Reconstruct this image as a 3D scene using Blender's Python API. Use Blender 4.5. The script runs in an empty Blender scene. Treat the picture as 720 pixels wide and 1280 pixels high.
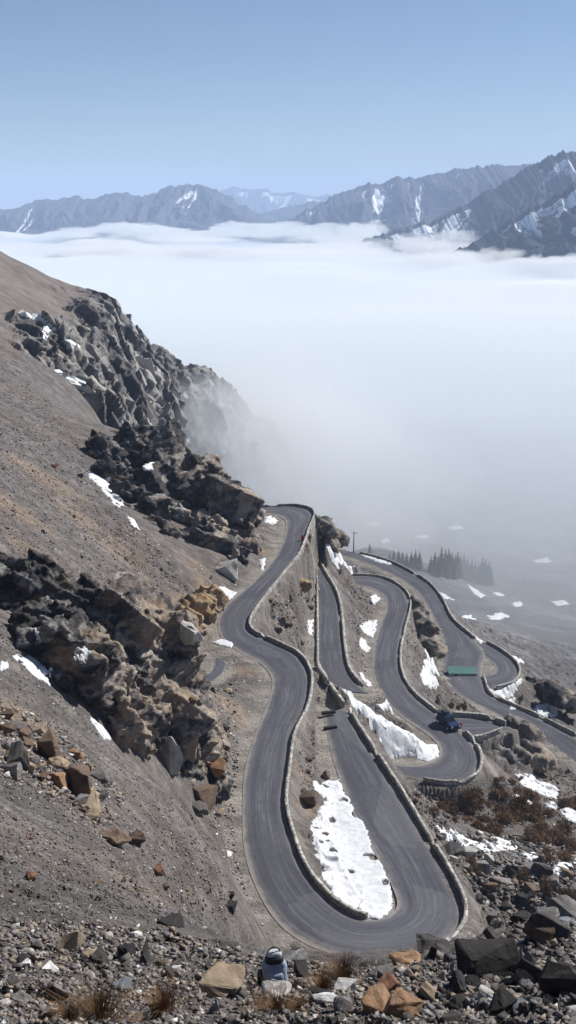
import bpy, bmesh, math, random
import numpy as np
from mathutils import Vector, Matrix
from mathutils.bvhtree import BVHTree

random.seed(7)
RNG = np.random.default_rng(11)
SC = bpy.context.scene
COL = SC.collection

# ------------------------------------------------------------------ camera model (the eye is the origin)
F = 1372.0
PITCH = math.radians(15.6)
CP, SP = math.cos(PITCH), math.sin(PITCH)

def ray(px, py):
    u = (np.asarray(px, float) - 360.0) / F
    v = (640.0 - np.asarray(py, float)) / F
    return np.stack([u + 0 * v, CP + v * SP, -SP + v * CP + 0 * u], -1)

def on_level(px, py, z):
    d = ray(px, py)
    return d * (np.asarray(z, float) / d[..., 2])[..., None]

def at_dist(px, py, D):
    d = ray(px, py)
    return d / np.linalg.norm(d, axis=-1, keepdims=True) * np.asarray(D, float)[..., None]

# ------------------------------------------------------------------ noise
def _h(ix, iy, iz, seed):
    n = (ix * 374761393 + iy * 668265263 + iz * 2147483647 + seed * 974711) & 0xFFFFFFFF
    n = ((n ^ (n >> 13)) * 1274126177) & 0xFFFFFFFF
    n = ((n ^ (n >> 16)) * 2246822519) & 0xFFFFFFFF
    n = n ^ (n >> 15)
    return (n & 0xFFFFFF) / float(0x1000000)

def vnoise(p, seed=0):
    f = np.floor(p); i = f.astype(np.int64); t = p - f
    t = t * t * t * (t * (t * 6 - 15) + 10)
    x, y, z = i[..., 0], i[..., 1], i[..., 2]
    tx, ty, tz = t[..., 0], t[..., 1], t[..., 2]
    def L(dz):
        a = _h(x, y, z + dz, seed); b = _h(x + 1, y, z + dz, seed)
        c = _h(x, y + 1, z + dz, seed); d = _h(x + 1, y + 1, z + dz, seed)
        return (a + (b - a) * tx) * (1 - ty) + (c + (d - c) * tx) * ty
    a = L(0); b = L(1)
    return (a + (b - a) * tz) * 2 - 1

def fbm(p, octaves=4, seed=0, gain=0.5):
    s = 0; a = 1.0; q = p.copy(); tot = 0
    for o in range(octaves):
        s = s + a * vnoise(q, seed + o * 17); tot += a
        q = q * 2.03 + 11.7; a *= gain
    return s / tot

def ridged(p, octaves=5, seed=0, gain=0.55):
    s = 0; a = 1.0; q = p.copy(); tot = 0
    for o in range(octaves):
        s = s + a * (1 - 2 * np.abs(vnoise(q, seed + o * 13))); tot += a
        q = q * 2.07 + 5.3; a *= gain
    return s / tot

def facets(p, seed=0, tilt=0.9):
    """blocky fractured relief: each cell of a 3-D cell pattern is one tilted plane; returns (height, cell random, crack)"""
    f = np.floor(p).astype(np.int64)
    best = np.full(p.shape[0], 9.0); sec = np.full(p.shape[0], 9.0)
    hh = np.zeros(p.shape[0]); rr = np.zeros(p.shape[0])
    for dx in (-1, 0, 1):
        for dy in (-1, 0, 1):
            for dz in (-1, 0, 1):
                cx, cy, cz = f[:, 0] + dx, f[:, 1] + dy, f[:, 2] + dz
                sx = cx + _h(cx, cy, cz, seed); sy = cy + _h(cx, cy, cz, seed + 1); sz = cz + _h(cx, cy, cz, seed + 2)
                vx, vy, vz = p[:, 0] - sx, p[:, 1] - sy, p[:, 2] - sz
                d = vx * vx + vy * vy + vz * vz
                nx = _h(cx, cy, cz, seed + 3) * 2 - 1; ny = _h(cx, cy, cz, seed + 4) * 2 - 1; nz = _h(cx, cy, cz, seed + 5) * 2 - 1
                b = _h(cx, cy, cz, seed + 6)
                h = tilt * (nx * vx + ny * vy + nz * vz) + b
                m = d < best
                sec = np.where(m, best, np.minimum(sec, d))
                hh = np.where(m, h, hh); rr = np.where(m, _h(cx, cy, cz, seed + 7), rr)
                best = np.where(m, d, best)
    return hh - 0.5, rr, np.sqrt(sec) - np.sqrt(best)

def sstep(a, b, x):
    t = np.clip((x - a) / (b - a), 0, 1)
    return t * t * (3 - 2 * t)

def catmull(P, n):
    P = np.asarray(P, float); out = []
    for i in range(len(P) - 1):
        p0 = P[max(i - 1, 0)]; p1 = P[i]; p2 = P[i + 1]; p3 = P[min(i + 2, len(P) - 1)]
        for k in range(n):
            t = k / n
            out.append(0.5 * ((2 * p1) + (-p0 + p2) * t + (2 * p0 - 5 * p1 + 4 * p2 - p3) * t * t + (-p0 + 3 * p1 - 3 * p2 + p3) * t ** 3))
    out.append(P[-1])
    return np.array(out)

# ------------------------------------------------------------------ object helpers
def tag(o, label=None, cat=None, group=None, kind=None):
    if label: o['label'] = label
    if cat: o['category'] = cat
    if group: o['group'] = group
    if kind: o['kind'] = kind
    return o

def empty(name, loc=(0, 0, 0), rz=0.0, tilt=0.0):
    e = bpy.data.objects.new(name, None); COL.objects.link(e)
    e.location = loc; e.rotation_euler = (tilt, 0, rz); e.empty_display_size = 0.2
    return e

def mesh_np(name, V, faces, m=None, parent=None, smooth=False, attrs=None, mats=None):
    """faces: (n,k) int array or list of such arrays"""
    if not isinstance(faces, list): faces = [faces]
    me = bpy.data.meshes.new(name)
    V = np.asarray(V, np.float32)
    me.vertices.add(len(V)); me.vertices.foreach_set('co', V.ravel())
    loops = np.concatenate([np.asarray(f, np.int32).ravel() for f in faces])
    tot = np.concatenate([np.full(len(f), np.asarray(f).shape[1], np.int32) for f in faces])
    start = np.concatenate([[0], np.cumsum(tot)[:-1]]).astype(np.int32)
    me.loops.add(len(loops)); me.loops.foreach_set('vertex_index', loops)
    me.polygons.add(len(tot)); me.polygons.foreach_set('loop_start', start)
    me.update(calc_edges=True)
    me.validate()
    if smooth: me.polygons.foreach_set('use_smooth', np.ones(len(me.polygons), bool))
    for k, a in (attrs or {}).items():
        at = me.attributes.new(k, 'FLOAT', 'POINT'); at.data.foreach_set('value', np.asarray(a, np.float32))
    o = bpy.data.objects.new(name, me); COL.objects.link(o)
    if m: me.materials.append(m)
    if parent: o.parent = parent
    return o

def mesh_bm(name, bm, m=None, parent=None, smooth=False):
    me = bpy.data.meshes.new(name); bm.to_mesh(me); bm.free()
    if smooth: me.polygons.foreach_set('use_smooth', np.ones(len(me.polygons), bool))
    o = bpy.data.objects.new(name, me); COL.objects.link(o)
    if m: me.materials.append(m)
    if parent: o.parent = parent
    return o

def grid_faces(nr, nc, wrap=False):
    i = np.arange(nr - 1)[:, None]; j = np.arange(nc if wrap else nc - 1)[None, :]
    j2 = (j + 1) % nc
    a = i * nc + j; b = i * nc + j2; c = (i + 1) * nc + j2; d = (i + 1) * nc + j
    return np.stack([a, b, c, d], -1).reshape(-1, 4)

def box(bm, c, s, rot=None, bevel=0.0):
    M = Matrix.Translation(c) @ (rot or Matrix.Identity(4)) @ Matrix.Diagonal((s[0], s[1], s[2], 1))
    g = bmesh.ops.create_cube(bm, size=1.0, matrix=M)
    if bevel:
        es = list({e for v in g['verts'] for e in v.link_edges})
        bmesh.ops.bevel(bm, geom=es, offset=bevel, segments=2, affect='EDGES', clamp_overlap=True)
    return bm

def tube(bm, pts, radii, seg=8):
    rings = []
    for i, p in enumerate(pts):
        p = Vector(p); a = Vector(pts[max(i - 1, 0)]); b = Vector(pts[min(i + 1, len(pts) - 1)])
        t = (b - a).normalized(); up = Vector((0, 0, 1)) if abs(t.z) < 0.9 else Vector((1, 0, 0))
        x = t.cross(up).normalized(); y = t.cross(x)
        r = radii[i] if hasattr(radii, '__len__') else radii
        rings.append([bm.verts.new(p + (x * math.cos(k / seg * 6.2832) + y * math.sin(k / seg * 6.2832)) * r) for k in range(seg)])
    for a, b in zip(rings[:-1], rings[1:]):
        for k in range(seg):
            bm.faces.new((a[k], a[(k + 1) % seg], b[(k + 1) % seg], b[k]))
    bm.faces.new(rings[0][::-1]); bm.faces.new(rings[-1])
    return bm

# ------------------------------------------------------------------ materials
class NT:
    def __init__(s, name):
        s.m = bpy.data.materials.new(name); s.m.use_nodes = True
        s.t = s.m.node_tree; s.b = s.t.nodes['Principled BSDF']; s.out = s.t.nodes['Material Output']
        s.b.inputs['Roughness'].default_value = 0.95
        s.b.inputs['Specular IOR Level'].default_value = 0.25
        s.tc = s.t.nodes.new('ShaderNodeTexCoord')
    def n(s, t, **k):
        x = s.t.nodes.new('ShaderNode' + t)
        for a, v in k.items():
            if hasattr(x, a): setattr(x, a, v)
        return x
    def l(s, a, b): s.t.links.new(a, b)
    def pos(s): return s.n('NewGeometry').outputs['Position']
    def noise(s, scale, detail=6, rough=0.6, vec=None, out='Fac', stretch=None):
        x = s.n('TexNoise'); x.inputs['Scale'].default_value = scale; x.inputs['Detail'].default_value = detail; x.inputs['Roughness'].default_value = rough
        v = vec or s.tc.outputs['Object']
        if stretch:
            mp = s.n('Mapping'); mp.inputs['Scale'].default_value = stretch
            s.l(v, mp.inputs['Vector']); v = mp.outputs['Vector']
        s.l(v, x.inputs['Vector']); return x.outputs[out]
    def voro(s, scale, feature='F1', out='Distance', vec=None, rnd=1.0):
        x = s.n('TexVoronoi', feature=feature); x.inputs['Scale'].default_value = scale; x.inputs['Randomness'].default_value = rnd
        s.l(vec or s.tc.outputs['Object'], x.inputs['Vector']); return x.outputs[out]
    def ramp(s, fac, stops, mode='LINEAR'):
        r = s.n('ValToRGB'); e = r.color_ramp.elements; r.color_ramp.interpolation = mode
        while len(e) < len(stops): e.new(0.5)
        for el, (p, c) in zip(e, stops):
            el.position = p; el.color = (c if hasattr(c, '__len__') else (c, c, c)) + (() if hasattr(c, '__len__') and len(c) == 4 else (1,)) if hasattr(c, '__len__') else (c, c, c, 1)
        s.l(fac, r.inputs['Fac']); return r.outputs['Color']
    def mix(s, fac, a, b, blend='MIX'):
        x = s.n('Mix', data_type='RGBA', blend_type=blend)
        for sock, v in ((x.inputs[0], fac), (x.inputs[6], a), (x.inputs[7], b)):
            if hasattr(v, 'is_linked'): s.l(v, sock)
            else: sock.default_value = v if not hasattr(v, '__len__') else tuple(v) + ((1,) if len(v) == 3 else ())
        return x.outputs[2]
    def math(s, op, a, b=0.0):
        x = s.n('Math', operation=op)
        for sock, v in ((x.inputs[0], a), (x.inputs[1], b)):
            if hasattr(v, 'is_linked'): s.l(v, sock)
            else: sock.default_value = v
        return x.outputs[0]
    def attr(s, name): 
        a = s.n('Attribute'); a.attribute_name = name; return a.outputs['Fac']
    def rnd(s): return s.n('ObjectInfo').outputs['Random']
    def color(s, c):
        if hasattr(c, 'is_linked'): s.l(c, s.b.inputs['Base Color'])
        else: s.b.inputs['Base Color'].default_value = tuple(c) + (1,)
        return s
    def bump(s, h, strength=0.5, dist=0.1):
        x = s.n('Bump'); x.inputs['Strength'].default_value = strength; x.inputs['Distance'].default_value = dist
        s.l(h, x.inputs['Height']); s.l(x.outputs[0], s.b.inputs['Normal']); return s
    def rough(s, v): s.b.inputs['Roughness'].default_value = v; return s

def plain(name, c, rough=0.6, var=0.15, scale=8, metal=0.0, spec=0.4):
    k = NT(name); a = tuple(x * (1 - var) for x in c); b = tuple(min(1, x * (1 + var)) for x in c)
    k.color(k.ramp(k.noise(scale, 5), [(0.3, a), (0.7, b)])); k.rough(rough); k.b.inputs['Metallic'].default_value = metal
    k.b.inputs['Specular IOR Level'].default_value = spec
    return k.m

def ground_material():
    k = NT('scree')
    big = k.noise(0.06, 8, 0.6); mid = k.noise(0.55, 10, 0.7); fine = k.noise(5.0, 8, 0.75)
    grey = k.ramp(mid, [(0.30, (0.052, 0.047, 0.046)), (0.5, (0.130, 0.119, 0.115)), (0.72, (0.26, 0.24, 0.23))])
    brown = k.ramp(mid, [(0.30, (0.055, 0.043, 0.036)), (0.5, (0.150, 0.121, 0.102)), (0.72, (0.27, 0.226, 0.192))])
    c = k.mix(k.ramp(big, [(0.42, 0.0), (0.66, 0.8)]), grey, brown)
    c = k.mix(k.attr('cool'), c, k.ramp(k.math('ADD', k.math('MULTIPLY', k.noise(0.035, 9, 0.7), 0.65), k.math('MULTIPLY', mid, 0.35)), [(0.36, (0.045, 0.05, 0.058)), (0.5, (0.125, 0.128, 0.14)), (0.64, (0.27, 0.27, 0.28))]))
    c = k.mix(k.attr('warm'), c, k.ramp(mid, [(0.25, (0.14, 0.095, 0.06)), (0.5, (0.28, 0.20, 0.135)), (0.78, (0.40, 0.30, 0.21))]))
    c = k.mix(k.attr('dark'), c, k.ramp(mid, [(0.25, (0.03, 0.027, 0.025)), (0.5, (0.085, 0.075, 0.068)), (0.75, (0.17, 0.155, 0.14))]))
    c = k.mix(k.attr('pale'), c, k.ramp(mid, [(0.25, (0.20, 0.18, 0.155)), (0.5, (0.31, 0.285, 0.25)), (0.75, (0.40, 0.37, 0.33))]))
    stk = k.noise(1.0, 7, 0.65, stretch=(0.035, 0.42, 0.12))
    c = k.mix(k.ramp(stk, [(0.42, 0.0), (0.62, 0.55)]), c, (0.060, 0.055, 0.056))
    c = k.mix(k.ramp(stk, [(0.30, 0.4), (0.44, 0.0)]), c, (0.19, 0.172, 0.16))
    # stones lying in the scree: random cells, a few dark, rust or pale
    for sc_, thr, w in ((14.0, 0.30, 'a'), (4.0, 0.26, 'b'), (1.1, 0.22, 'c')):
        v = k.n('TexVoronoi'); v.inputs['Scale'].default_value = sc_; k.l(k.tc.outputs['Object'], v.inputs['Vector'])
        sp = k.n('SeparateColor'); k.l(v.outputs['Color'], sp.inputs[0])
        inside = k.math('MULTIPLY', k.math('LESS_THAN', v.outputs['Distance'], thr), k.math('GREATER_THAN', sp.outputs[0], 0.62))
        sc_col = k.ramp(sp.outputs[1], [(0.0, (0.035, 0.03, 0.028)), (0.35, (0.10, 0.085, 0.075)), (0.6, (0.21, 0.145, 0.095)), (0.8, (0.26, 0.24, 0.225)), (1.0, (0.46, 0.44, 0.42))])
        c = k.mix(k.math('MULTIPLY', inside, 0.75), c, sc_col)
    c = k.mix(k.math('MULTIPLY', k.ramp(fine, [(0.35, 1.0), (0.5, 0.0)]), 0.5), c, (0.05, 0.044, 0.04))
    k.color(c)
    hgt = k.math('ADD', k.math('MULTIPLY', mid, 1.4), k.math('MULTIPLY', fine, 0.35))
    hgt = k.math('SUBTRACT', hgt, k.math('MULTIPLY', k.voro(3.0), 0.25))
    k.bump(hgt, 0.75, 0.45)
    return k.m

def rock_material(name='crag_rock', lo=(0.028, 0.025, 0.024), mid=(0.125, 0.112, 0.105), hi=(0.30, 0.275, 0.25), warm=(0.27, 0.19, 0.125), wmin=0.62, scale=1.0):
    k = NT(name)
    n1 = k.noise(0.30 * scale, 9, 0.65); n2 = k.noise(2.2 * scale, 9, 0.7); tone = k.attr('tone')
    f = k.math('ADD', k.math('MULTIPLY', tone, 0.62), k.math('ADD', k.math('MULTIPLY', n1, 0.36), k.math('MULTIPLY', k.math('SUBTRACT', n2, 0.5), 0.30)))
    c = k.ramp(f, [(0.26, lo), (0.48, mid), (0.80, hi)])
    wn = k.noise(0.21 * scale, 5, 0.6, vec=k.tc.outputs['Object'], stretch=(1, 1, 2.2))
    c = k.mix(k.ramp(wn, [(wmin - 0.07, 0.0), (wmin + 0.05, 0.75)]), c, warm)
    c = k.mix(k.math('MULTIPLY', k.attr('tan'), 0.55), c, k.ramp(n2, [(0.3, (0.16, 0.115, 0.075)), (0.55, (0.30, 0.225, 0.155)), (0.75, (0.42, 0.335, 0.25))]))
    lich = k.ramp(k.noise(2.0 * scale, 8, 0.7), [(0.58, 0.0), (0.66, 0.55)])
    c = k.mix(lich, c, (0.035, 0.032, 0.03))
    k.color(c)
    k.bump(k.math('ADD', n2, k.math('MULTIPLY', k.noise(1.0, 8, 0.65, stretch=(0.5, 0.7, 3.0)), 0.8)), 0.6, 0.35 / scale)
    return k.m

def stone_material(name, cols, scale=3.0):
    k = NT(name)
    n1 = k.noise(scale, 8, 0.65); n2 = k.noise(scale * 7, 8, 0.7)
    base = k.ramp(k.rnd(), [(i / max(1, len(cols) - 1), c) for i, c in enumerate(cols)])
    c = k.mix(k.ramp(n1, [(0.35, 0.75), (0.6, 0.0)]), base, k.mix(1.0, base, (0.42, 0.40, 0.40), 'MULTIPLY'))
    c = k.mix(k.ramp(n2, [(0.60, 0.0), (0.72, 0.55)]), c, k.mix(1.0, base, (1.5, 1.45, 1.4), 'MULTIPLY'))
    k.color(c); k.bump(k.math('ADD', n1, k.math('MULTIPLY', n2, 0.5)), 0.6, 0.06)
    return k.m

def asphalt_material(name='asphalt', dust=1.0):
    k = NT(name)
    uv = k.n('UVMap').outputs['UV'] if False else k.tc.outputs['UV']
    sx = k.n('SeparateXYZ'); k.l(uv, sx.inputs[0])
    a = sx.outputs[0]
    streak = k.noise(1.0, 8, 0.7, vec=uv, stretch=(16.0, 0.10, 1.0))
    fine = k.noise(1.6, 10, 0.75, vec=k.tc.outputs['Object'])
    patch = k.noise(0.12, 7, 0.65, vec=k.tc.outputs['Object'])
    c = k.ramp(streak, [(0.30, (0.032, 0.033, 0.045)), (0.5, (0.074, 0.075, 0.095)), (0.68, (0.165, 0.166, 0.188))])
    c = k.mix(k.ramp(patch, [(0.40, 0.0), (0.65, 0.55)]), c, (0.105, 0.104, 0.112))
    c = k.mix(k.ramp(fine, [(0.36, 0.55), (0.5, 0.0)]), c, (0.052, 0.052, 0.062))
    lane = k.ramp(a, [(0.08, 0.0), (0.24, 0.75), (0.36, 0.15), (0.5, 0.0), (0.64, 0.15), (0.76, 0.75), (0.92, 0.0)])
    c = k.mix(k.math('MULTIPLY', lane, 0.55), c, (0.040, 0.040, 0.051))
    # repaired bays and tar seams
    mp = k.n('Mapping'); mp.inputs['Scale'].default_value = (1.6, 0.085, 1.0); k.l(uv, mp.inputs['Vector'])
    vb = k.n('TexVoronoi', feature='F1', distance='CHEBYCHEV'); vb.inputs['Scale'].default_value = 1.0; k.l(mp.outputs[0], vb.inputs['Vector'])
    sb = k.n('SeparateColor'); k.l(vb.outputs['Color'], sb.inputs[0])
    c = k.mix(k.ramp(sb.outputs[0], [(0.60, 0.0), (0.74, 0.32)]), c, (0.036, 0.037, 0.047))
    c = k.mix(k.ramp(sb.outputs[1], [(0.74, 0.0), (0.88, 0.25)]), c, (0.12, 0.12, 0.13))
    wob = k.n('Mix', data_type='RGBA', blend_type='LINEAR_LIGHT'); wob.inputs[0].default_value = 0.25; k.l(k.tc.outputs['Object'], wob.inputs[6])
    nc = k.n('TexNoise'); nc.inputs['Scale'].default_value = 0.9; nc.inputs['Detail'].default_value = 5; k.l(k.tc.outputs['Object'], nc.inputs['Vector']); k.l(nc.outputs['Color'], wob.inputs[7])
    crk = k.voro(0.22, 'DISTANCE_TO_EDGE', vec=wob.outputs[2])
    c = k.mix(k.ramp(crk, [(0.002, 0.30), (0.012, 0.0)]), c, (0.03, 0.03, 0.035))
    w = k.math('MULTIPLY', k.math('SUBTRACT', k.noise(0.6, 6, 0.7), 0.5), 0.24)
    edge = k.ramp(k.math('ADD', a, w), [(0.0, 0.95), (0.035, 0.8), (0.10, 0.15), (0.2, 0.0), (0.84, 0.0), (0.93, 0.2), (0.98, 0.7), (1.0, 0.85)])
    c = k.mix(edge, c, (0.235, 0.215, 0.195))
    k.color(c); k.rough(0.85); k.bump(fine, 0.25, 0.05)
    return k.m

def snow_material():
    k = NT('snow')
    n1 = k.noise(1.1, 8, 0.65); n2 = k.noise(7.0, 8, 0.7)
    c = k.ramp(n1, [(0.3, (0.46, 0.485, 0.52)), (0.62, (0.66, 0.67, 0.68))])
    c = k.mix(k.ramp(k.noise(0.5, 9, 0.72), [(0.56, 0.0), (0.70, 0.6)]), c, (0.33, 0.315, 0.30))
    c = k.mix(k.ramp(n2, [(0.66, 0.0), (0.72, 0.5)]), c, (0.42, 0.40, 0.38))
    k.color(c); k.rough(0.6)
    k.bump(k.math('ADD', n1, k.math('MULTIPLY', n2, 0.4)), 0.45, 0.2)
    k.b.inputs['Subsurface Weight'].default_value = 0.0
    return k.m

def masonry_material(name, c0, c1, scale=1.6):
    k = NT(name)
    v = k.n('TexVoronoi'); v.inputs['Scale'].default_value = scale; k.l(k.tc.outputs['Object'], v.inputs['Vector'])
    sp = k.n('SeparateColor'); k.l(v.outputs['Color'], sp.inputs[0])
    c = k.ramp(sp.outputs[0], [(0.0, c0), (1.0, c1)])
    ed = k.voro(scale, 'DISTANCE_TO_EDGE')
    c = k.mix(k.ramp(ed, [(0.02, 0.8), (0.09, 0.0)]), c, tuple(x * 0.45 for x in c0))
    c = k.mix(k.ramp(k.noise(0.7, 8, 0.7), [(0.45, 0.0), (0.7, 0.6)]), c, tuple(x * 0.6 for x in c0))
    k.color(c); k.bump(k.math('ADD', k.math('MINIMUM', ed, 0.15), k.math('MULTIPLY', k.noise(6, 6), 0.15)), 0.8, 0.4)
    return k.m

def mountain_material(name, c0, c1):
    k = NT(name)
    n = k.noise(0.012, 10, 0.68); n2 = k.noise(0.05, 8, 0.7)
    c = k.ramp(k.math('ADD', k.math('MULTIPLY', n, 0.6), k.math('MULTIPLY', n2, 0.4)), [(0.33, c0), (0.66, c1)])
    edge = k.math('ADD', k.attr('snow'), k.math('MULTIPLY', k.math('SUBTRACT', n2, 0.5), 0.22))
    c = k.mix(k.ramp(edge, [(0.49, 0.0), (0.54, 1.0)]), c, (0.84, 0.86, 0.88))
    k.color(c); k.bump(n2, 0.6, 12.0)
    return k.m

def volume_material(name, color, density, g=0.0, principled=True):
    m = bpy.data.materials.new(name); m.use_nodes = True; t = m.node_tree
    for n in list(t.nodes):
        if n.type == 'BSDF_PRINCIPLED': t.nodes.remove(n)
    v = t.nodes.new('ShaderNodeVolumePrincipled')
    v.inputs['Color'].default_value = tuple(color) + (1,); v.inputs['Density'].default_value = density; v.inputs['Anisotropy'].default_value = g
    t.links.new(v.outputs[0], t.nodes['Material Output'].inputs['Volume'])
    return m
# ------------------------------------------------------------------ roads: photo outline of both edges + level, turned into places on the hill
# (edge 1 x, y, edge 2 x, y, level); travel along the list; 'wall' says which edge stands on a retaining wall and how far the ground drops there
ROADS = {
 'loop_road': dict(pairs=[
  (290,643,292,636,-58.5),(312,642,312,635.4,-58.5),(331,641.6,340,633.6,-58.5),(347,645,371,633.4,-58.6),(357,652,391,641,-58.7),(356,668,385,661,-58.8),
  (348,690,374,690,-59),(330,714,357,713,-59.2),(305,738,335,740,-59.4),(284,755,318,763,-59.6),(273,775,310,778,-59.8),(277,797,315,791,-60),
  (300,815,345,805,-60.1),(325,829,373,820,-60.3),(340,850,387,845,-60.4),(334,880,383,882,-60.5),(318,920,366,918,-60.6),(306,962,359,962,-60.8),
  (303,1010,355,1008,-61),(305,1060,368,1058,-61.2),(318,1105,385,1094,-61.4),(345,1151,413,1126,-61.6),(385,1181,442,1145,-61.8),(440,1197,465,1150,-62),
  (500,1197,484,1146,-62.2),(545,1186,494,1137,-62.4),(573,1163,496,1125,-62.6),(578,1133,488,1104,-62.8),(560,1092,472,1073,-63.1),(530,1043,450,1035,-63.5),
  (500,993,432,995,-64),(468,944,416,948,-64.6),(445,908,408,912,-65.2),(434,889,404,889,-65.6)],
  drop1=[0]*22+[0.5,3,4,4.5,5,5,5,5,5,5,4,3], drop2=[4]*4+[4.5]*7+[4]*4+[4,3.2,2.6,2,1.4,1,.7,.5]+[0]*11),
 'middle_road': dict(pairs=[
  (380,664,396,667,-68),(377,684,401,680,-68.3),(376,700,398,700,-68.6),(385,717,407,719,-69),(394,735,418,738,-69.3),(396,760,424,760,-69.6),
  (396,790,427,790,-70),(396,815,430,818,-70.3),(398,835,435,838,-70.6),(406,851,446,853,-70.8),(420,863,462,867,-71)],
  drop1=[0]*11, drop2=[2,2,2,3,3,3,3,3,2,1,0]),
 'lower_road': dict(pairs=[
  (385,725,385,717,-77),(410,727,412,719,-77),(440,731,442,719.5,-77),(463,736,475,722,-77),(480,746,500,734,-77),(481,764,512,753,-77),(472,790,504,789,-77),
  (466,818,499,815,-77),(467,845,501,842,-77),(478,872,515,866,-76.8),(502,896,542,889,-76.6),(530,915,570,909,-76.4),(545,928,589,927,-76.2),
  (550,940,599,947,-76),(545,949,594,969,-76),(529,955,567,979,-76),(508,957,530,976,-76),(488,955,498,968,-76)],
  drop1=[0]*18, drop2=[2,2,2,3,4,6,6,6,5,4,3,4,5,6,6,4,2,1]),
 'valley_road': dict(pairs=[
  (425,693,425,686.5,-97),(448,700,450,692,-97),(474,711,484,701.5,-97),(500,724,512,715,-97),(520,739,536,730,-97),(533,757,552,750,-97),(545,778,565,775,-97),
  (553,802,592,799,-97),(551,825,606,817,-97),(550,846,602,836,-97),(562,862,605,853,-96.5),(590,878,613,869,-96),(622,895,640,882,-95.5),
  (652,914,673,897,-95),(690,947,707,914,-94),(728,985,742,932,-93),(770,1025,780,955,-92)],
  drop1=[0]*17, drop2=[5,5,5,6,6,6,4,1,0,0,1,3,3,3,3,3,3]),
 'loop_spur': dict(pairs=[
  (583,815,590,799,-97.2),(600,818,608,804,-97.2),(614,827,626,814,-97.2),(620,836,642,827,-97.2),(615,843,648,840,-97.2),(602,845,640,853,-97.2),(592,842,618,860,-97.2)],
  drop1=[0]*7, drop2=[1,2,4,5,5,4,2]),
 'layby': dict(pairs=[(566,896,576,923,-80.5),(590,897,596,923,-80.5),(612,901,612,919,-80.5),(634,909,630,913,-80.5)], drop1=[2]*4, drop2=[3]*4),
 'side_track': dict(pairs=[(262,815,272,806,-60.6),(267,820,279,816,-60.6),(269,828,283,829,-60.6),(265,838,278,841,-60.6),(254,846,264,852,-60.6),(240,852,246,859,-60.6)], drop1=[0]*6, drop2=[0]*6),
}
NSUB = 9
for nm, r in ROADS.items():
    P = np.array(r['pairs'])
    A = on_level(P[:, 0], P[:, 1], P[:, 4]); B = on_level(P[:, 2], P[:, 3], P[:, 4])
    r['e1'] = catmull(A, NSUB); r['e2'] = catmull(B, NSUB)
    k = np.arange(len(r['e1'])) / NSUB
    r['d1'] = np.interp(k, np.arange(len(P)), r['drop1']); r['d2'] = np.interp(k, np.arange(len(P)), r['drop2'])
    r['w'] = np.linalg.norm((r['e1'] - r['e2'])[:, :2], axis=1)

# ------------------------------------------------------------------ the hill: control points (px, py, slant distance) read off the photo
CTRL = []
def cd(*rows):
    for px, py, D in rows: CTRL.append(at_dist(px, py, D))
def cz(*rows):
    for px, py, z in rows: CTRL.append(on_level(px, py, z))
def cr(*rows):                       # px, horizontal distance, level: ground the camera cannot see
    for px, r, z in rows:
        t = math.atan2((px - 360) / F, CP); CTRL.append(np.array([math.sin(t) * r, math.cos(t) * r, z]))
cr(*[(px, 0.6, -1.75) for px in (-600, 0, 360, 720, 1400)])
cr(*[(px, 3.2, -3.6) for px in (-600, 0, 360, 720, 1400)])
cd(*[(px, 1280, 13.2) for px in (0, 180, 360, 540, 720)])
cr((-500, 14, -7.0), (1200, 14, -10), (-500, 40, -10), (-500, 100, -18), (-500, 220, -22))
# foreground shelf and its lip
cd((343,1212,17.2),(260,1212,17.8),(180,1212,18.4),(90,1205,19.5),(0,1200,20),(420,1216,16.8),(500,1218,16.8),(600,1205,18),(660,1175,20),(720,1150,21.5),(800,1130,22))
cd((300,1186,21.5),(343,1192,20.4),(420,1203,19.4),(480,1206,19.2),(540,1201,19.6),(600,1178,20.8),(650,1150,22.6),(720,1125,24),(800,1105,25))
cr((343,27,-24.5),(343,45,-43),(343,62,-57),(440,27,-26),(440,45,-44),(440,64,-58.5),(520,27,-26),(520,45,-45),(520,64,-60),(600,29,-27),(600,48,-47),(600,70,-63),
   (660,31,-26),(660,52,-48),(660,80,-66),(720,32,-26),(720,55,-49),(720,90,-69),(800,34,-27),(800,60,-52),(800,100,-74),(1100,60,-60),(1100,120,-85))
# left scree
cd((250,1150,30),(180,1150,27),(100,1150,25),(0,1150,24),(250,1110,58),(280,1120,80),(200,1100,43),(100,1100,36),(0,1100,30),(270,1065,86),(200,1050,63),(100,1050,50),(0,1050,40),
   (220,1000,84),(150,1000,70),(60,1000,58),(0,1000,50),(290,1010,108),(250,960,106),(150,950,86),(50,930,72),(0,900,66),(250,910,120),(270,880,130),(180,880,104),(90,850,92),(0,840,82),
   (290,850,146),(250,830,146),(215,800,148),(150,780,136),(80,760,118),(0,740,104),(240,772,160),(200,745,160),(150,720,150),(80,700,138),(0,700,118),
   (255,735,170),(200,690,170),(150,650,175),(100,650,166),(50,650,152),(0,650,136),(130,600,200),(70,600,180),(0,600,156),(100,560,214),(40,560,192),(0,560,176),
   (90,520,250),(40,515,226),(0,510,210),(100,490,318),(50,455,318),(0,430,316),(0,470,262),(50,490,270),(-60,560,160),(-60,700,108),(-60,900,56),(-60,1100,27),(-100,430,290),
   (110,525,258),(170,545,240),(230,580,230),(280,610,224),(330,690,194),(300,715,182),(270,690,186),(220,650,196))
# beyond the spur the ground drops into the valley
cr((60,380,-70),(110,345,-75),(170,320,-80),(230,300,-90),(290,290,-95),(340,275,-90),(390,275,-95),(110,430,-120),(200,400,-140),(300,380,-150),(400,340,-130),(100,560,-165),(0,560,-110),(-300,500,-60),(-300,900,-120))
cd((372,636,224),(393,648,219),(405,658,221),(420,672,228),(438,688,238))
cr((405,262,-92),(440,275,-96))
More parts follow.
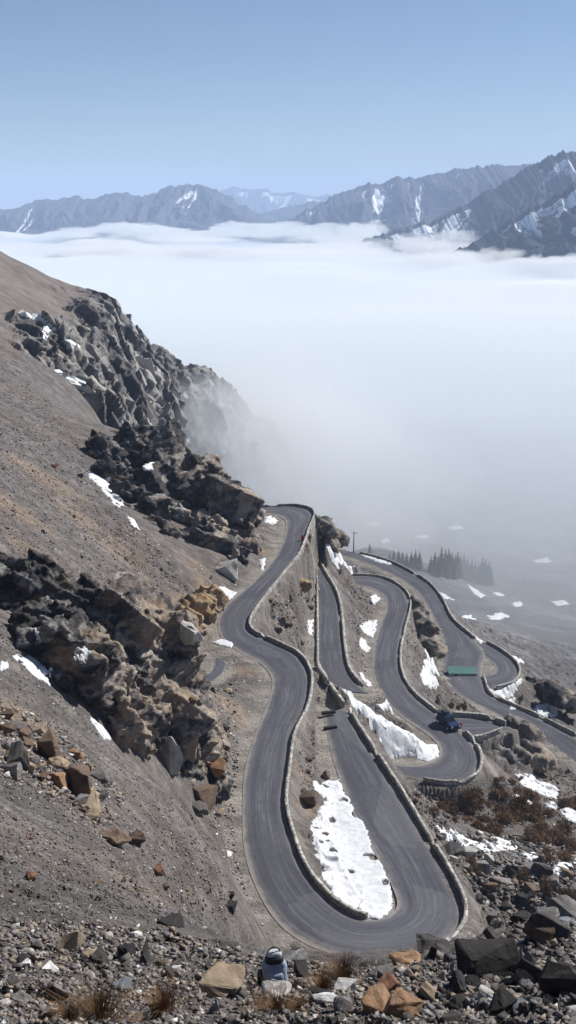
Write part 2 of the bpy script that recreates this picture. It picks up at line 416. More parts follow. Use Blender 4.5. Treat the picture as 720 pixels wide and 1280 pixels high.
# ground between the roads
cz((368,722,-64.5),(350,760,-64.5),(375,750,-66.5),(345,790,-64),(372,790,-67.5),(390,800,-69.8),(392,830,-69.2),(392,870,-65.5),(398,905,-64),(385,930,-63),(378,985,-62),(405,985,-63),(385,1040,-62),(430,1060,-62.6),(450,1110,-62.3),(470,1130,-62.3),
   (410,690,-70.5),(425,705,-73),(440,712,-76),(420,724,-77),(445,750,-74.5),(440,790,-73.5),(455,815,-74),(455,845,-73.5),(450,770,-74.5),(460,872,-73.5),(490,890,-74.5),(440,880,-69),(480,920,-71.5),(520,935,-74.5),(500,945,-73),(470,900,-71),(530,945,-75.6),
   (515,1000,-71),(540,1010,-73),(560,1030,-73),(585,1080,-71),(600,1120,-69.5),(620,1150,-67),
   (560,1000,-79),(600,1000,-80.5),(640,1000,-81),(690,1010,-83),(720,1000,-85),(640,1050,-77),(700,1060,-78),(680,1100,-72),(740,1080,-77),(620,1030,-78),
   (615,950,-83),(650,950,-87),(680,970,-89),(640,925,-89),(600,935,-82),(660,990,-84),
   (530,760,-90),(520,800,-84),(535,830,-87),(520,840,-82),(545,870,-88),(570,885,-86),(600,888,-91),(540,800,-91),(625,900,-91))
# valley side and floor
cz((460,684,-128),(500,700,-128),(560,735,-136),(600,770,-133),(640,800,-120),(665,830,-113),(640,865,-104),(680,860,-110),(720,880,-110),(700,900,-101),(760,900,-108),
   (600,735,-152),(660,780,-141),(720,820,-128),(570,722,-158),(500,690,-158),(640,745,-155),(720,770,-149),(600,690,-166),(720,700,-164),(480,660,-166),(800,800,-140),(800,950,-98))
for t in np.radians([-80, -60, -40, -25, -12, -4, 4, 12, 20, 35, 55, 80]):
    for rr in (700, 1500, 4000, 20000):
        z = -168.0 if rr > 700 or t > -0.1 else -150
        CTRL.append(np.array([math.sin(t) * rr, math.cos(t) * rr, z]))
for t in np.radians([30, 50, 75]): CTRL.append(np.array([math.sin(t) * 330, math.cos(t) * 330, -140.0]))
CTRL = [np.array(c).reshape(3) for c in CTRL]
for nm, r in ROADS.items():
    e1, e2 = r['e1'], r['e2']
    for i in range(0, len(e1), NSUB // 2 + 1):
        c = 0.5 * (e1[i] + e2[i]); CTRL.append(c)
        for e, o, d in ((e1[i], e2[i], r['d1'][i]), (e2[i], e1[i], r['d2'][i])):
            n = (e - o)[:2]; n = n / (np.linalg.norm(n) + 1e-6)
            CTRL.append(e)
            if d > 0.3:
                q = e.copy(); q[:2] += n * (1.2 + 0.55 * d); q[2] -= d * 0.85; CTRL.append(q)
CTRL = np.array(CTRL)

def logpolar(x, y):
    return np.stack([np.arctan2(x, y), np.log(np.maximum(np.hypot(x, y), 0.3))], -1)
_lp = logpolar(CTRL[:, 0], CTRL[:, 1]); _r = np.hypot(CTRL[:, 0], CTRL[:, 1])
_e = CTRL[:, 2] / _r
# merge control points that nearly coincide
keep = []
for i in range(len(_lp)):
    if all((abs(_lp[i] - _lp[j]).max() > 0.006) for j in keep): keep.append(i)
_lp, _e = _lp[keep], _e[keep]
_c2 = 0.018 ** 2
def _ker(a, b): return np.sqrt(((a[:, None, :] - b[None, :, :]) ** 2).sum(-1) + _c2)
_n = len(_e)
_K = np.zeros((_n + 3, _n + 3)); _K[:_n, :_n] = -_ker(_lp, _lp) + 0.0012 * -np.eye(_n) * 0 + np.eye(_n) * 0.002
_K[:_n, _n] = 1; _K[:_n, _n + 1:] = _lp; _K[_n, :_n] = 1; _K[_n + 1:, :_n] = _lp.T
_W = np.linalg.solve(_K, np.concatenate([_e, [0, 0, 0]]))
def smooth_hill(x, y):
    q = logpolar(x, y); out = np.empty(len(q))
    for i in range(0, len(q), 20000):
        s = q[i:i + 20000]
        out[i:i + 20000] = -_ker(s, _lp) @ _W[:_n] + _W[_n] + s @ _W[_n + 1:]
    return out * np.hypot(x, y)

TH = np.radians(np.concatenate([np.linspace(-78, -19.2, 50), np.linspace(-19, 19, 500), np.linspace(19.2, 78, 50)]))
RR = np.concatenate([np.geomspace(0.5, 8, 50, endpoint=False), np.geomspace(8, 24, 250, endpoint=False), np.geomspace(24, 80, 170, endpoint=False), np.geomspace(80, 330, 400, endpoint=False), np.geomspace(330, 900, 110, endpoint=False), np.geomspace(900, 24000, 40)])
NTH, NR = len(TH), len(RR)
_R, _T = np.meshgrid(RR, TH, indexing='ij')
GX, GY = (np.sin(_T) * _R).ravel(), (np.cos(_T) * _R).ravel()
GZ = smooth_hill(GX, GY)
_far = sstep(650, 1000, np.hypot(GX, GY)); GZ = GZ * (1 - _far) - 168.0 * _far

# distance of every hill point to the roads
rd_best = np.full(len(GX), 99.0)
def road_near(r, x, y):
    c = 0.5 * (r['e1'] + r['e2']); n = len(c)
    dist = np.empty(len(x)); idx = np.empty(len(x), int)
    for i in range(0, len(x), 20000):
        d = (x[i:i + 20000, None] - c[None, :, 0]) ** 2 + (y[i:i + 20000, None] - c[None, :, 1]) ** 2
        k = d.argmin(1); idx[i:i + 20000] = k; dist[i:i + 20000] = np.sqrt(d[np.arange(len(k)), k])
    ax = (r['e2'] - r['e1'])[idx, :2]; w = np.linalg.norm(ax, axis=1, keepdims=True); ax = ax / w
    s = (x - c[idx, 0]) * ax[:, 0] + (y - c[idx, 1]) * ax[:, 1]
    along = np.sqrt(np.maximum(dist ** 2 - s ** 2, 0))
    over = np.maximum(np.abs(s) - w[:, 0] / 2, along - 1.2)      # outside the edge (metres), ends included
    return over, s, idx, c[idx, 2]

rough_m = np.ones(len(GX)); shoulder = np.zeros(len(GX)); ROADZ = []
amp_far = np.hypot(GX, GY)
P3 = np.stack([GX, GY, GZ * 0.6], -1)
relief = 0.55 * fbm(P3 / 9.0, 4, 3) + 0.25 * fbm(P3 / 2.6, 4, 5) + 0.09 * fbm(P3 / 0.7, 3, 8)
fac, fr, fcr = facets(P3 / 3.4, 21, 1.0)
fac2, fr2, _ = facets(P3 / 1.1, 31, 1.0)
_px = 360 + F * GX / np.maximum(GY * CP - GZ * SP, 1e-3)
_py = 640 + F * -(GZ * CP + GY * SP) / np.maximum(GY * CP - GZ * SP, 1e-3)
# craggy ground: the bands between the roads and the block field on the right; scree elsewhere stays even
craggy = sstep(318, 350, _px) * sstep(60, 95, amp_far) * (1 - sstep(300, 380, amp_far))
craggy = craggy * (0.35 + 0.65 * sstep(-0.15, 0.25, fbm(P3 / 14.0, 3, 44)))
near_amp = np.clip(amp_far / 26.0, 0.18, 1.0)
far_amp = 1 + 3.0 * sstep(350, 700, amp_far) * (1 - sstep(800, 1200, amp_far))
disp = relief * near_amp * far_amp + craggy * (0.95 * fac + 0.30 * fac2)
chan = ridged(np.stack([P3[:, 0] / 45 + 0.3 * fbm(P3 / 12, 2, 61), P3[:, 1] / 5.5, P3[:, 2] / 30], -1), 4, 62)
disp = disp + 0.42 * chan * (1 - craggy) * sstep(40, 110, amp_far) * (1 - sstep(400, 600, amp_far))
fore = 1 - sstep(30, 60, amp_far)
disp = disp + fore * 0.10 * facets(P3 / 0.55, 51, 1.0)[0]
ORDER = ['valley_road', 'loop_spur', 'layby', 'lower_road', 'middle_road', 'side_track', 'loop_road']
sel = np.where((amp_far > 45) & (amp_far < 420))[0]
pend = []
for nm in ORDER:
    r = ROADS[nm]; bb0 = np.minimum(r['e1'].min(0), r['e2'].min(0)) - 14; bb1 = np.maximum(r['e1'].max(0), r['e2'].max(0)) + 14
    m = sel[(GX[sel] > bb0[0]) & (GX[sel] < bb1[0]) & (GY[sel] > bb0[1]) & (GY[sel] < bb1[1])]
    over, s, idx, rz = road_near(r, GX[m], GY[m])
    drop = np.where(s > 0, r['d2'][idx], r['d1'][idx])
    fade = np.where(drop > 0.3, 1.0, 3.2)
    flat = np.where(drop > 0.3, 0.35, 0.8)
    wgt = 1 - sstep(0, 1, (over - flat) / fade)
    pend.append((nm, m, wgt, rz))
    rough_m[m] = np.minimum(rough_m[m], sstep(0.5, np.where(drop > 0.3, 1.8, 3.0), over))
    shoulder[m] = np.maximum(shoulder[m], (1 - sstep(0.2, 2.2, over)) * (drop < 0.3) + 0.45 * (1 - sstep(0.5, 3.0, over)))
    rd_best[m] = np.minimum(rd_best[m], over)
GZ = GZ + disp * rough_m
for nm, m, wgt, rz in pend:
    GZ[m] = GZ[m] * (1 - wgt) + (rz - 0.06) * wgt

ZG = GZ.reshape(NR, NTH)
def ground_z(x, y):
    x = np.asarray(x, float); y = np.asarray(y, float)
    t = np.arctan2(x, y); r = np.hypot(x, y)
    j = np.clip(np.searchsorted(TH, t) - 1, 0, NTH - 2); i = np.clip(np.searchsorted(RR, r) - 1, 0, NR - 2)
    a = np.clip((t - TH[j]) / (TH[j + 1] - TH[j]), 0, 1); b = np.clip((r - RR[i]) / (RR[i + 1] - RR[i]), 0, 1)
    return (ZG[i, j] * (1 - a) + ZG[i, j + 1] * a) * (1 - b) + (ZG[i + 1, j] * (1 - a) + ZG[i + 1, j + 1] * a) * b

def hit(px, py):
    """first ground point along a sight line"""
    d = ray(px, py); hl = math.hypot(d[0], d[1]); tn = d[2] / hl
    t = math.atan2(d[0], d[1]); j = int(np.clip(np.searchsorted(TH, t) - 1, 0, NTH - 2)); a = (t - TH[j]) / (TH[j + 1] - TH[j])
    col = ZG[:, j] * (1 - a) + ZG[:, j + 1] * a
    f = col - RR * tn
    k = np.where(f[1:] >= 0)[0]; k = k[k > 10]
    if len(k) == 0: return np.array([d[0], d[1], d[2]]) / hl * 3000
    i = k[0]; b = f[i] / (f[i] - f[i + 1] + 1e-9); b = min(max(b, 0), 1)
    r = RR[i] * (1 - b) + RR[i + 1] * b
    return np.array([math.sin(t) * r, math.cos(t) * r, col[i] * (1 - b) + col[i + 1] * b])

def blob(rows):
    """tint weight: soft patches of differently coloured ground (px, py, radius px, strength)"""
    w = np.zeros(len(GX))
    for px, py, rad, st in rows:
        c = hit(px, py); D = np.linalg.norm(c); R = rad / F * D
        d = np.hypot(GX - c[0], GY - c[1]) / R
        w = np.maximum(w, st * (1 - sstep(0.35, 1.15, d + 0.35 * nz1)))
    return w
nz1 = fbm(P3 / 6.0, 4, 71)
warm = blob([(240,770,45,1),(210,790,35,.9),(260,745,25,.9),(285,880,50,.55),(300,840,30,.6),(60,960,70,.75),(110,1010,60,.6),(20,640,70,.5),(60,600,60,.45),(330,690,18,.8),(370,960,22,.5),(385,1010,22,.5),(470,1265,60,.4),(30,900,50,.6),(150,690,50,.45),(90,640,45,.45),(265,900,40,.55),(275,980,30,.5),(40,690,40,.5),(180,1100,60,.25),(60,1080,60,.25),(240,705,30,.4),(395,780,15,.3)])
dark = blob([(375,740,22,.7),(460,770,30,.5),(460,835,25,.4),(500,990,60,.5),(640,1010,70,.6),(700,1050,60,.6),(640,1110,70,.8),(690,1150,60,.9),(560,1050,40,.5),(660,930,40,.7),(690,870,50,.6),(650,860,25,.7),(560,1240,90,.75),(680,1230,90,.9),(425,680,18,.6),(520,790,25,.4)])
_val = sstep(-98, -130, GZ) * sstep(180, 260, amp_far); dark = np.maximum(dark, 0.85 * _val * sstep(0.02, 0.28, fbm(np.stack([GX / 26, GY / 60, GX * 0], -1), 4, 83)))
pale = np.clip(shoulder * (0.75 + 0.5 * nz1), 0, 0.9)
pale = np.maximum(pale, blob([(370,900,26,.7),(352,780,18,.7),(395,860,20,.6),(610,955,20,.8),(600,1135,28,.8),(300,800,20,.6),(250,800,30,.4),(540,990,40,.4)]))
ground = mesh_np('ground', np.stack([GX, GY, GZ], -1), grid_faces(NR, NTH)[:, ::-1], None, None, True,
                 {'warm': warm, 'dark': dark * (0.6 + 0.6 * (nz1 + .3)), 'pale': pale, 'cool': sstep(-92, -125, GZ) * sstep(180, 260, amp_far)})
tag(ground, 'grey brown scree slopes falling to the valley floor', kind='structure')

M = {}
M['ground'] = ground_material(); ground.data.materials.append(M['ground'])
M['asphalt'] = asphalt_material(); M['snow'] = snow_material(); M['rock'] = rock_material()

def road_sheet(nm, r, label):
    e1, e2 = r['e1'], r['e2']; nx = 13
    u = np.linspace(0, 1, nx)
    V = e1[:, None, :] * (1 - u)[None, :, None] + e2[:, None, :] * u[None, :, None]
    V[..., 2] += 0.06 * (1 - (2 * u - 1) ** 2)[None, :]
    n = len(e1)
    F4 = grid_faces(n, nx)
    o = mesh_np(nm, V.reshape(-1, 3), F4, M['asphalt'], None, True)
    c = 0.5 * (e1 + e2); s = np.concatenate([[0], np.cumsum(np.linalg.norm(np.diff(c, axis=0), axis=1))])
    uv = np.stack([np.broadcast_to(u[None, :], (n, nx)), np.broadcast_to(s[:, None], (n, nx))], -1).reshape(-1, 2)
    # slight wander of the sheet's rim so that the edge is not ruled
    me = o.data
    lay = me.uv_layers.new(name='UVMap'); li = np.empty(len(me.loops), np.int32); me.loops.foreach_get('vertex_index', li)
    lay.data.foreach_set('uv', uv[li].astype(np.float32).ravel())
    if (me.polygons[0].normal.z < 0): me.flip_normals()
    return tag(o, label, kind='structure')
ROAD_LABEL = {'loop_road': 'grey asphalt road bending down to the wide hairpin', 'middle_road': 'narrow asphalt road under the retaining wall', 'lower_road': 'asphalt road with the parked car on its bend',
              'valley_road': 'broad asphalt road along the valley side', 'loop_spur': 'asphalt loop beside the valley road', 'layby': 'small paved triangle beside the lower bend', 'side_track': 'short grey track behind the ochre bank'}
for nm in ROADS:
    w = ROADS[nm]['w']; print('ROAD', nm, 'width min/mean/max', w.min().round(1), w.mean().round(1), w.max().round(1), np.round(w[::NSUB], 1).tolist())
    road_sheet(nm, ROADS[nm], ROAD_LABEL[nm])
# ------------------------------------------------------------------ stone walls along the road edges
M['wall'] = masonry_material('wall_stone', (0.26, 0.245, 0.22), (0.44, 0.415, 0.38), 1.5)
M['coping'] = masonry_material('wall_coping', (0.29, 0.275, 0.255), (0.47, 0.45, 0.42), 0.9)

def sweep(name, line, out, prof, m, parent, jig, seed, closed_ends=True):
    """a profile [(outward, up)] swept along a line; outward is the horizontal unit vector per point"""
    n, k = len(line), len(prof[0])
    V = np.empty((n, k, 3))
    pr = np.asarray(prof)                         # (n,k,2) or (1,k,2)
    V[..., 0] = line[:, None, 0] + out[:, None, 0] * pr[..., 0]
    V[..., 1] = line[:, None, 1] + out[:, None, 1] * pr[..., 0]
    V[..., 2] = line[:, None, 2] + pr[..., 1]
    W = V.reshape(-1, 3).copy()
    nzv = np.stack([fbm(W / 0.9 + 9.1 * a, 3, seed + a) for a in range(3)], -1)
    W += nzv * jig
    idx = np.arange(n * k).reshape(n, k)
    a = idx[:-1]; b = idx[1:]
    F4 = np.stack([a, np.roll(a, -1, 1), np.roll(b, -1, 1), b], -1).reshape(-1, 4)
    bmf = [F4]
    o = mesh_np(name, W, bmf, m, parent, False)
    bm = bmesh.new(); bm.from_mesh(o.data)
    bm.verts.ensure_lookup_table()
    for row in (idx[0], idx[-1]):
        try: bm.faces.new([bm.verts[i] for i in row])
        except Exception: pass
    bmesh.ops.recalc_face_normals(bm, faces=bm.faces); bm.to_mesh(o.data); bm.free()
    return o

def resample(L, step):
    s = np.concatenate([[0], np.cumsum(np.linalg.norm(np.diff(L, axis=0), axis=1))])
    t = np.arange(0, s[-1], step)
    return np.stack([np.interp(t, s, L[:, i]) for i in range(L.shape[1])], -1), t

def stone_wall(road, edge, i0, i1, height, drops, label, thick=0.32, seed=1, parapet=True):
    r = ROADS[road]; e = r['e%d' % edge]; o = r['e%d' % (3 - edge)]
    a, b = int(i0 * NSUB), int(i1 * NSUB) + 1
    n = (e - o)[a:b, :2]; n /= np.linalg.norm(n, axis=1, keepdims=True) + 1e-9
    d = np.interp(np.arange(a, b) / NSUB, np.arange(len(drops)), drops) if hasattr(drops, '__len__') else np.full(b - a, drops)
    A, t = resample(np.concatenate([e[a:b], n, d[:, None]], 1), 0.45)
    L = A[:, :3]; n = A[:, 3:5]; n /= np.linalg.norm(n, axis=1, keepdims=True) + 1e-9; d = A[:, 5]
    root = empty('stone_wall', L[len(L) // 2]); Lr = L - np.array(root.location)
    tag(root, label, 'wall', 'stone walls along the mountain roads')
    one = np.ones(len(L)); hh = height * (0.86 + 0.2 * fbm(np.stack([t / 3.0, t * 0 + seed, t * 0], -1), 3, seed)); hh = hh * (1 - 0.75 * (vnoise(np.stack([t / 2.2, t * 0 + seed + .5, t * 0], -1), seed + 2) > 0.62))
    gap = 0.12
    low = -0.5 - d
    prof = np.stack([np.stack([one * gap, -0.5 * one], -1), np.stack([one * gap, hh * 0.5], -1), np.stack([one * gap, np.maximum(hh - 0.10, 0.04)], -1), np.stack([one * (gap + thick), np.maximum(hh - 0.10, 0.04)], -1),
                     np.stack([one * (gap + thick) + 0.02, hh * 0.3], -1), np.stack([gap + thick + 0.10 * d * 0.4, low * 0.35], -1), np.stack([gap + thick + 0.10 * d * 0.7, low * 0.7], -1), np.stack([gap + thick + 0.12 * d, low], -1),
                     np.stack([one * (gap + thick * .5), low], -1)], 1)
    sweep('masonry', Lr, n, prof, M['wall'], root, 0.10, seed)
    c0, c1 = gap - 0.05, gap + thick + 0.06
    cp = np.stack([np.stack([one * c0, np.maximum(hh - 0.10, 0.04)], -1), np.stack([one * c0, hh + 0.06], -1), np.stack([one * (c0 + c1) / 2, hh + 0.10], -1), np.stack([one * c1, hh + 0.06], -1), np.stack([one * c1, np.maximum(hh - 0.10, 0.04)], -1)], 1)
    sweep('coping', Lr, n, cp, M['coping'], root, 0.055, seed + 40)
    return root
stone_wall('loop_road', 2, 0.6, 22.7, 0.5, ROADS['loop_road']['drop2'], 'long pale parapet wall from the summit bend down to the middle of the wide hairpin', thick=0.28, seed=3)
stone_wall('loop_road', 1, 23.2, 33, 0.6, ROADS['loop_road']['drop1'], 'pale parapet wall round the outside of the wide hairpin nearest the camera', thick=0.3, seed=5)
stone_wall('middle_road', 2, 0.2, 9.4, 0.45, ROADS['middle_road']['drop2'], 'thin dark edged wall on the outer side of the narrow middle road', thick=0.4, seed=7)
stone_wall('lower_road', 2, 0.3, 10.2, 0.45, ROADS['lower_road']['drop2'], 'tall pale retaining wall on the S bend uphill of the dark car', seed=9)
stone_wall('lower_road', 2, 11.4, 16.2, 0.65, ROADS['lower_road']['drop2'], 'pale curved wall round the tight bend just downhill of the dark car', seed=11)
stone_wall('valley_road', 2, 1.0, 7.0, 0.6, ROADS['valley_road']['drop2'], 'low hazy wall along the valley road facing the pines', thick=0.4, seed=13)
stone_wall('valley_road', 2, 9.6, 16, 0.6, ROADS['valley_road']['drop2'], 'low wall along the valley road running out at the picture edge', seed=15)
stone_wall('loop_spur', 2, 1.0, 6.0, 0.55, ROADS['loop_spur']['drop2'], 'low broken wall round the paved loop beyond the green roofed shed', thick=0.4, seed=17)
stone_wall('layby', 1, 0.1, 3, 0.8, [1.5] * 4, 'upper pale wall of the small paved triangle right of the car', thick=0.45, seed=19)
stone_wall('layby', 2, 0.8, 3, 0.8, [2.5] * 4, 'lower pale wall of the small paved triangle right of the car', thick=0.45, seed=21)
# a broken run of wall between the end of the hairpin road and the middle road
def free_wall(pts, label, height, seed, thick=0.45, drop=1.5):
    L = catmull(np.array([hit(x, y) for x, y in pts]), 8); A, t = resample(L, 0.4); L = A
    tg = np.gradient(L[:, :2], axis=0); n = np.stack([tg[:, 1], -tg[:, 0]], -1); n /= np.linalg.norm(n, axis=1, keepdims=True) + 1e-9
    root = empty('stone_wall', L[len(L) // 2]); Lr = L - np.array(root.location); tag(root, label, 'wall', 'stone walls along the mountain roads')
    one = np.ones(len(L)); hh = height * (0.8 + 0.4 * fbm(np.stack([t / 2.5, t * 0 + seed, t * 0], -1), 3, seed))
    prof = np.stack([np.stack([-one * thick / 2, -drop * one], -1), np.stack([-one * thick / 2, hh - 0.1], -1), np.stack([one * thick / 2, hh - 0.1], -1), np.stack([one * thick / 2, -drop * one], -1)], 1)
    sweep('masonry', Lr, n, prof, M['wall'], root, 0.10, seed)
    c = thick / 2 + 0.05
    cp = np.stack([np.stack([-one * c, hh - 0.1], -1), np.stack([-one * c, hh + 0.07], -1), np.stack([one * c, hh + 0.07], -1), np.stack([one * c, hh - 0.1], -1)], 1)
    sweep('coping', Lr, n, cp, M['coping'], root, 0.05, seed + 9)
    return root
free_wall([(397, 833), (404, 846), (414, 862), (424, 876), (431, 886)], 'short broken wall linking the middle road to the end of the hairpin road', 0.8, 23)
free_wall([(396, 722), (396.5, 750), (397, 790), (397, 832)], 'thin kerb wall on the inner hillside edge of the narrow middle road', 0.45, 25, 0.3)

# ------------------------------------------------------------------ rock crags
def crag(name, ells, label, m, voxel, f1, f2, a1, a2, seed, cat='rock crag', nb=14, lo=.55, hi=1.45, grow=1.0):
    """a crag of many fractured blocks that share one bedding direction, fused into one body, then roughened"""
    g = np.random.default_rng(seed); bm = bmesh.new(); c0 = np.mean([at_dist(e[0], e[1], e[2]) for e in ells], axis=0)
    bc, bt = [], []
    bed = Matrix.Rotation(math.radians(28), 3, 'Y') @ Matrix.Rotation(math.radians(-18), 3, 'X')
    for (px, py, D, rx, ry, rz, yaw) in ells:
        c = at_dist(px, py, D) - c0; rx, ry, rz = rx * grow, ry * grow, rz * grow; rad = np.array([rx, ry, rz])
        Mx = Matrix.Translation(c) @ Matrix.Rotation(math.radians(yaw), 4, 'Z') @ Matrix.Diagonal((rx * .62, ry * .62, rz * .62, 1))
        bmesh.ops.create_icosphere(bm, subdivisions=2, radius=1.0, matrix=Mx)
        tone0 = g.uniform(.25, .75)
        for k in range(nb + 34):
            u = g.normal(size=3); u /= np.linalg.norm(u); u[2] = u[2] if u[2] > -.5 else -u[2]
            q = c + u * rad * g.uniform(.45, .86); big = (rx + ry + rz) / 3 * (lo + (hi - lo) * g.random() ** 1.6)
            if k >= nb: big = (rx + ry + rz) / 3 * g.uniform(.16, .5); q = c + u * rad * g.uniform(.8, 1.02)
            sc = np.array([g.uniform(.9, 1.5), g.uniform(.7, 1.1), g.uniform(.5, .95)]) * big * .5
            n = int(g.integers(9, 15)); p = np.sign(g.normal(size=(n, 3))) * g.uniform(.35, 1.0, (n, 3))
            R = bed @ Matrix.Rotation(g.normal(0, .28), 3, 'Z') @ Matrix.Rotation(g.normal(0, .25), 3, 'X') @ Matrix.Rotation(g.normal(0, .25), 3, 'Y')
            b2 = bmesh.new(); [b2.verts.new(R @ Vector(w * sc) + Vector(q)) for w in p]
            r = bmesh.ops.convex_hull(b2, input=b2.verts)
            bmesh.ops.delete(b2, geom=list({v for v in r['geom_interior'] if isinstance(v, bmesh.types.BMVert)}), context='VERTS')
            t = bpy.data.meshes.new('t'); b2.to_mesh(t); b2.free(); bm.from_mesh(t); bpy.data.meshes.remove(t)
            bc.append(q); bt.append(np.clip(.35 * tone0 + .65 * g.random(), 0, 1))
    tmp = mesh_bm('crag_core', bm)
    md = tmp.modifiers.new('r', 'REMESH'); md.mode = 'VOXEL'; md.voxel_size = voxel
    dg = bpy.context.evaluated_depsgraph_get(); ev = tmp.evaluated_get(dg); me = ev.to_mesh()
    V = np.empty(len(me.vertices) * 3, np.float32); me.vertices.foreach_get('co', V); V = V.reshape(-1, 3).astype(float)
    N = np.empty(len(me.vertices) * 3, np.float32); me.vertices.foreach_get('normal', N); N = N.reshape(-1, 3).astype(float)
    Fq = np.empty(len(me.loops), np.int32); me.loops.foreach_get('vertex_index', Fq); Fq = Fq.reshape(-1, 4)
    ev.to_mesh_clear(); bpy.data.objects.remove(tmp)
    # keep the one connected body
    par = np.arange(len(V))
    for it in range(400):
        mn = par[Fq].min(1); new = par.copy(); np.minimum.at(new, Fq.ravel(), np.repeat(mn, 4)); new = new[new]
        if (new == par).all(): break
        par = new
    main = np.bincount(par).argmax(); keepv = par == main; Fq = Fq[keepv[Fq].all(1)]; rm = np.cumsum(keepv) - 1; V, N = V[keepv], N[keepv]; Fq = rm[Fq]
    bc, bt = np.array(bc), np.array(bt); tone = np.empty(len(V))
    for a in range(0, len(V), 20000): tone[a:a + 20000] = bt[((V[a:a + 20000, None] - bc[None]) ** 2).sum(-1).argmin(1)]
    Pw = V + c0
    Q = np.stack([Pw[:, 0] * 0.9 + Pw[:, 2] * 0.45, Pw[:, 1] * 0.8 - Pw[:, 2] * 0.2, Pw[:, 2] * 1.5 - Pw[:, 0] * 0.7], -1)
    h2, r2, c2 = facets(Q / (f2 * 0.6), seed + 11, 1.3); h3, r3, c3 = facets(Q / (f2 * 0.25), seed + 23, 1.2)
    d = 0.26 * a2 * h2 + 0.07 * a2 * h3
    V = V + N * d[:, None]
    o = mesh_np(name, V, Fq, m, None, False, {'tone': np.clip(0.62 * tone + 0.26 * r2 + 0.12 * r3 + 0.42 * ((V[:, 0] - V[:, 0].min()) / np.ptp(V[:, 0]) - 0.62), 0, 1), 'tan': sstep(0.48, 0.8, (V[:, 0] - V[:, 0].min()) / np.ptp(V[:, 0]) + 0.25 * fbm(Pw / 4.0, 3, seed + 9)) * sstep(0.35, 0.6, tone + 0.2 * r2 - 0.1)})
    o.location = c0
    return tag(o, label, cat)
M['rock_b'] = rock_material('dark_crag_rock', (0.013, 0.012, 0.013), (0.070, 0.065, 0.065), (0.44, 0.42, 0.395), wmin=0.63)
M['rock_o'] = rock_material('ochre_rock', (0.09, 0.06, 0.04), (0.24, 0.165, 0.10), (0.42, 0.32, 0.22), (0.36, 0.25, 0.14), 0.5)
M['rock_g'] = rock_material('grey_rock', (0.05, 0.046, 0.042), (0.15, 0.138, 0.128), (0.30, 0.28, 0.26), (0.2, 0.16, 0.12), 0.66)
CRAGS = []
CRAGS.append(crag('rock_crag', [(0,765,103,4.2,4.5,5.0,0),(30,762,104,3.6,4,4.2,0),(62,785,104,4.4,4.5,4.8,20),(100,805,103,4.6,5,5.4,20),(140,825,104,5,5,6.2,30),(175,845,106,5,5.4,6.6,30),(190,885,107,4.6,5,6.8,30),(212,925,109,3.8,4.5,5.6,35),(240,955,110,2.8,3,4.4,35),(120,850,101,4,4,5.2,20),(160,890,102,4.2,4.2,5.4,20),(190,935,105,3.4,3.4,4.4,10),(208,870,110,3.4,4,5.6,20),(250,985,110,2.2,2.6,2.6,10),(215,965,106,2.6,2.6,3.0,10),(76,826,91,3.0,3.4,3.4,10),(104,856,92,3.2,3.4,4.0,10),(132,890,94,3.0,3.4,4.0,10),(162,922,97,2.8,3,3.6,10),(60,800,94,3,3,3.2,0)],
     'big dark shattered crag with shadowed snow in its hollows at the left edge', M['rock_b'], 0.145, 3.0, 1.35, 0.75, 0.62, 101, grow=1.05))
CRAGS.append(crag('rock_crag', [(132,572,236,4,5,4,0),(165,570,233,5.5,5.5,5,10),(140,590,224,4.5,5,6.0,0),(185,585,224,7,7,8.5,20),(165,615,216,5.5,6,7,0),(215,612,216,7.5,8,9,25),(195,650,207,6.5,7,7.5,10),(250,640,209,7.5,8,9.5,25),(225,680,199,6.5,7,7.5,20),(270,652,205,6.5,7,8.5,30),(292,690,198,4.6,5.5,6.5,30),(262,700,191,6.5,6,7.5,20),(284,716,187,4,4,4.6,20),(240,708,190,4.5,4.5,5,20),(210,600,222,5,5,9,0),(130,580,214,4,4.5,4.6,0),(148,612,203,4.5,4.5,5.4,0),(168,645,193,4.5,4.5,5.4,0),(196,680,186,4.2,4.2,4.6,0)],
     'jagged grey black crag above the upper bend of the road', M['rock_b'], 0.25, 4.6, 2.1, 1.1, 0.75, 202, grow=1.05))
CRAGS.append(crag('rock_bank', [(242,765,161,3.2,3,2.6,10),(226,780,158,3.2,3,2.4,10),(208,792,155,3,3,2.2,10),(258,755,166,2.6,3,2.4,10)],
     'ochre cut bank above the short grey track', M['rock_o'], 0.26, 2.4, 0.9, 0.9, 0.4, 303, 'rock bank'))
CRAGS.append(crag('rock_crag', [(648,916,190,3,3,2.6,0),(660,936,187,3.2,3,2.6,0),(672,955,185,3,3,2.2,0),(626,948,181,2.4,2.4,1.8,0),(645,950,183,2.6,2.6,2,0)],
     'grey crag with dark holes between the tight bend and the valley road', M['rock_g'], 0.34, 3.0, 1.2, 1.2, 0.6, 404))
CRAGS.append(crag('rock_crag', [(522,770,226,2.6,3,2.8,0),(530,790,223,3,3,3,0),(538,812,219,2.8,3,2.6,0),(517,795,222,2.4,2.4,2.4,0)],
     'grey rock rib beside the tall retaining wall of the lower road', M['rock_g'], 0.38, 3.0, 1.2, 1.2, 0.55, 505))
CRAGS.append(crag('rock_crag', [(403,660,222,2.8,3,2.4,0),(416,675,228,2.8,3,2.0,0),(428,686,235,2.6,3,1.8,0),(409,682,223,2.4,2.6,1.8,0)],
     'small grey knoll on the spur beyond the summit bend', M['rock_g'], 0.38, 2.8, 1.1, 1.0, 0.5, 606))
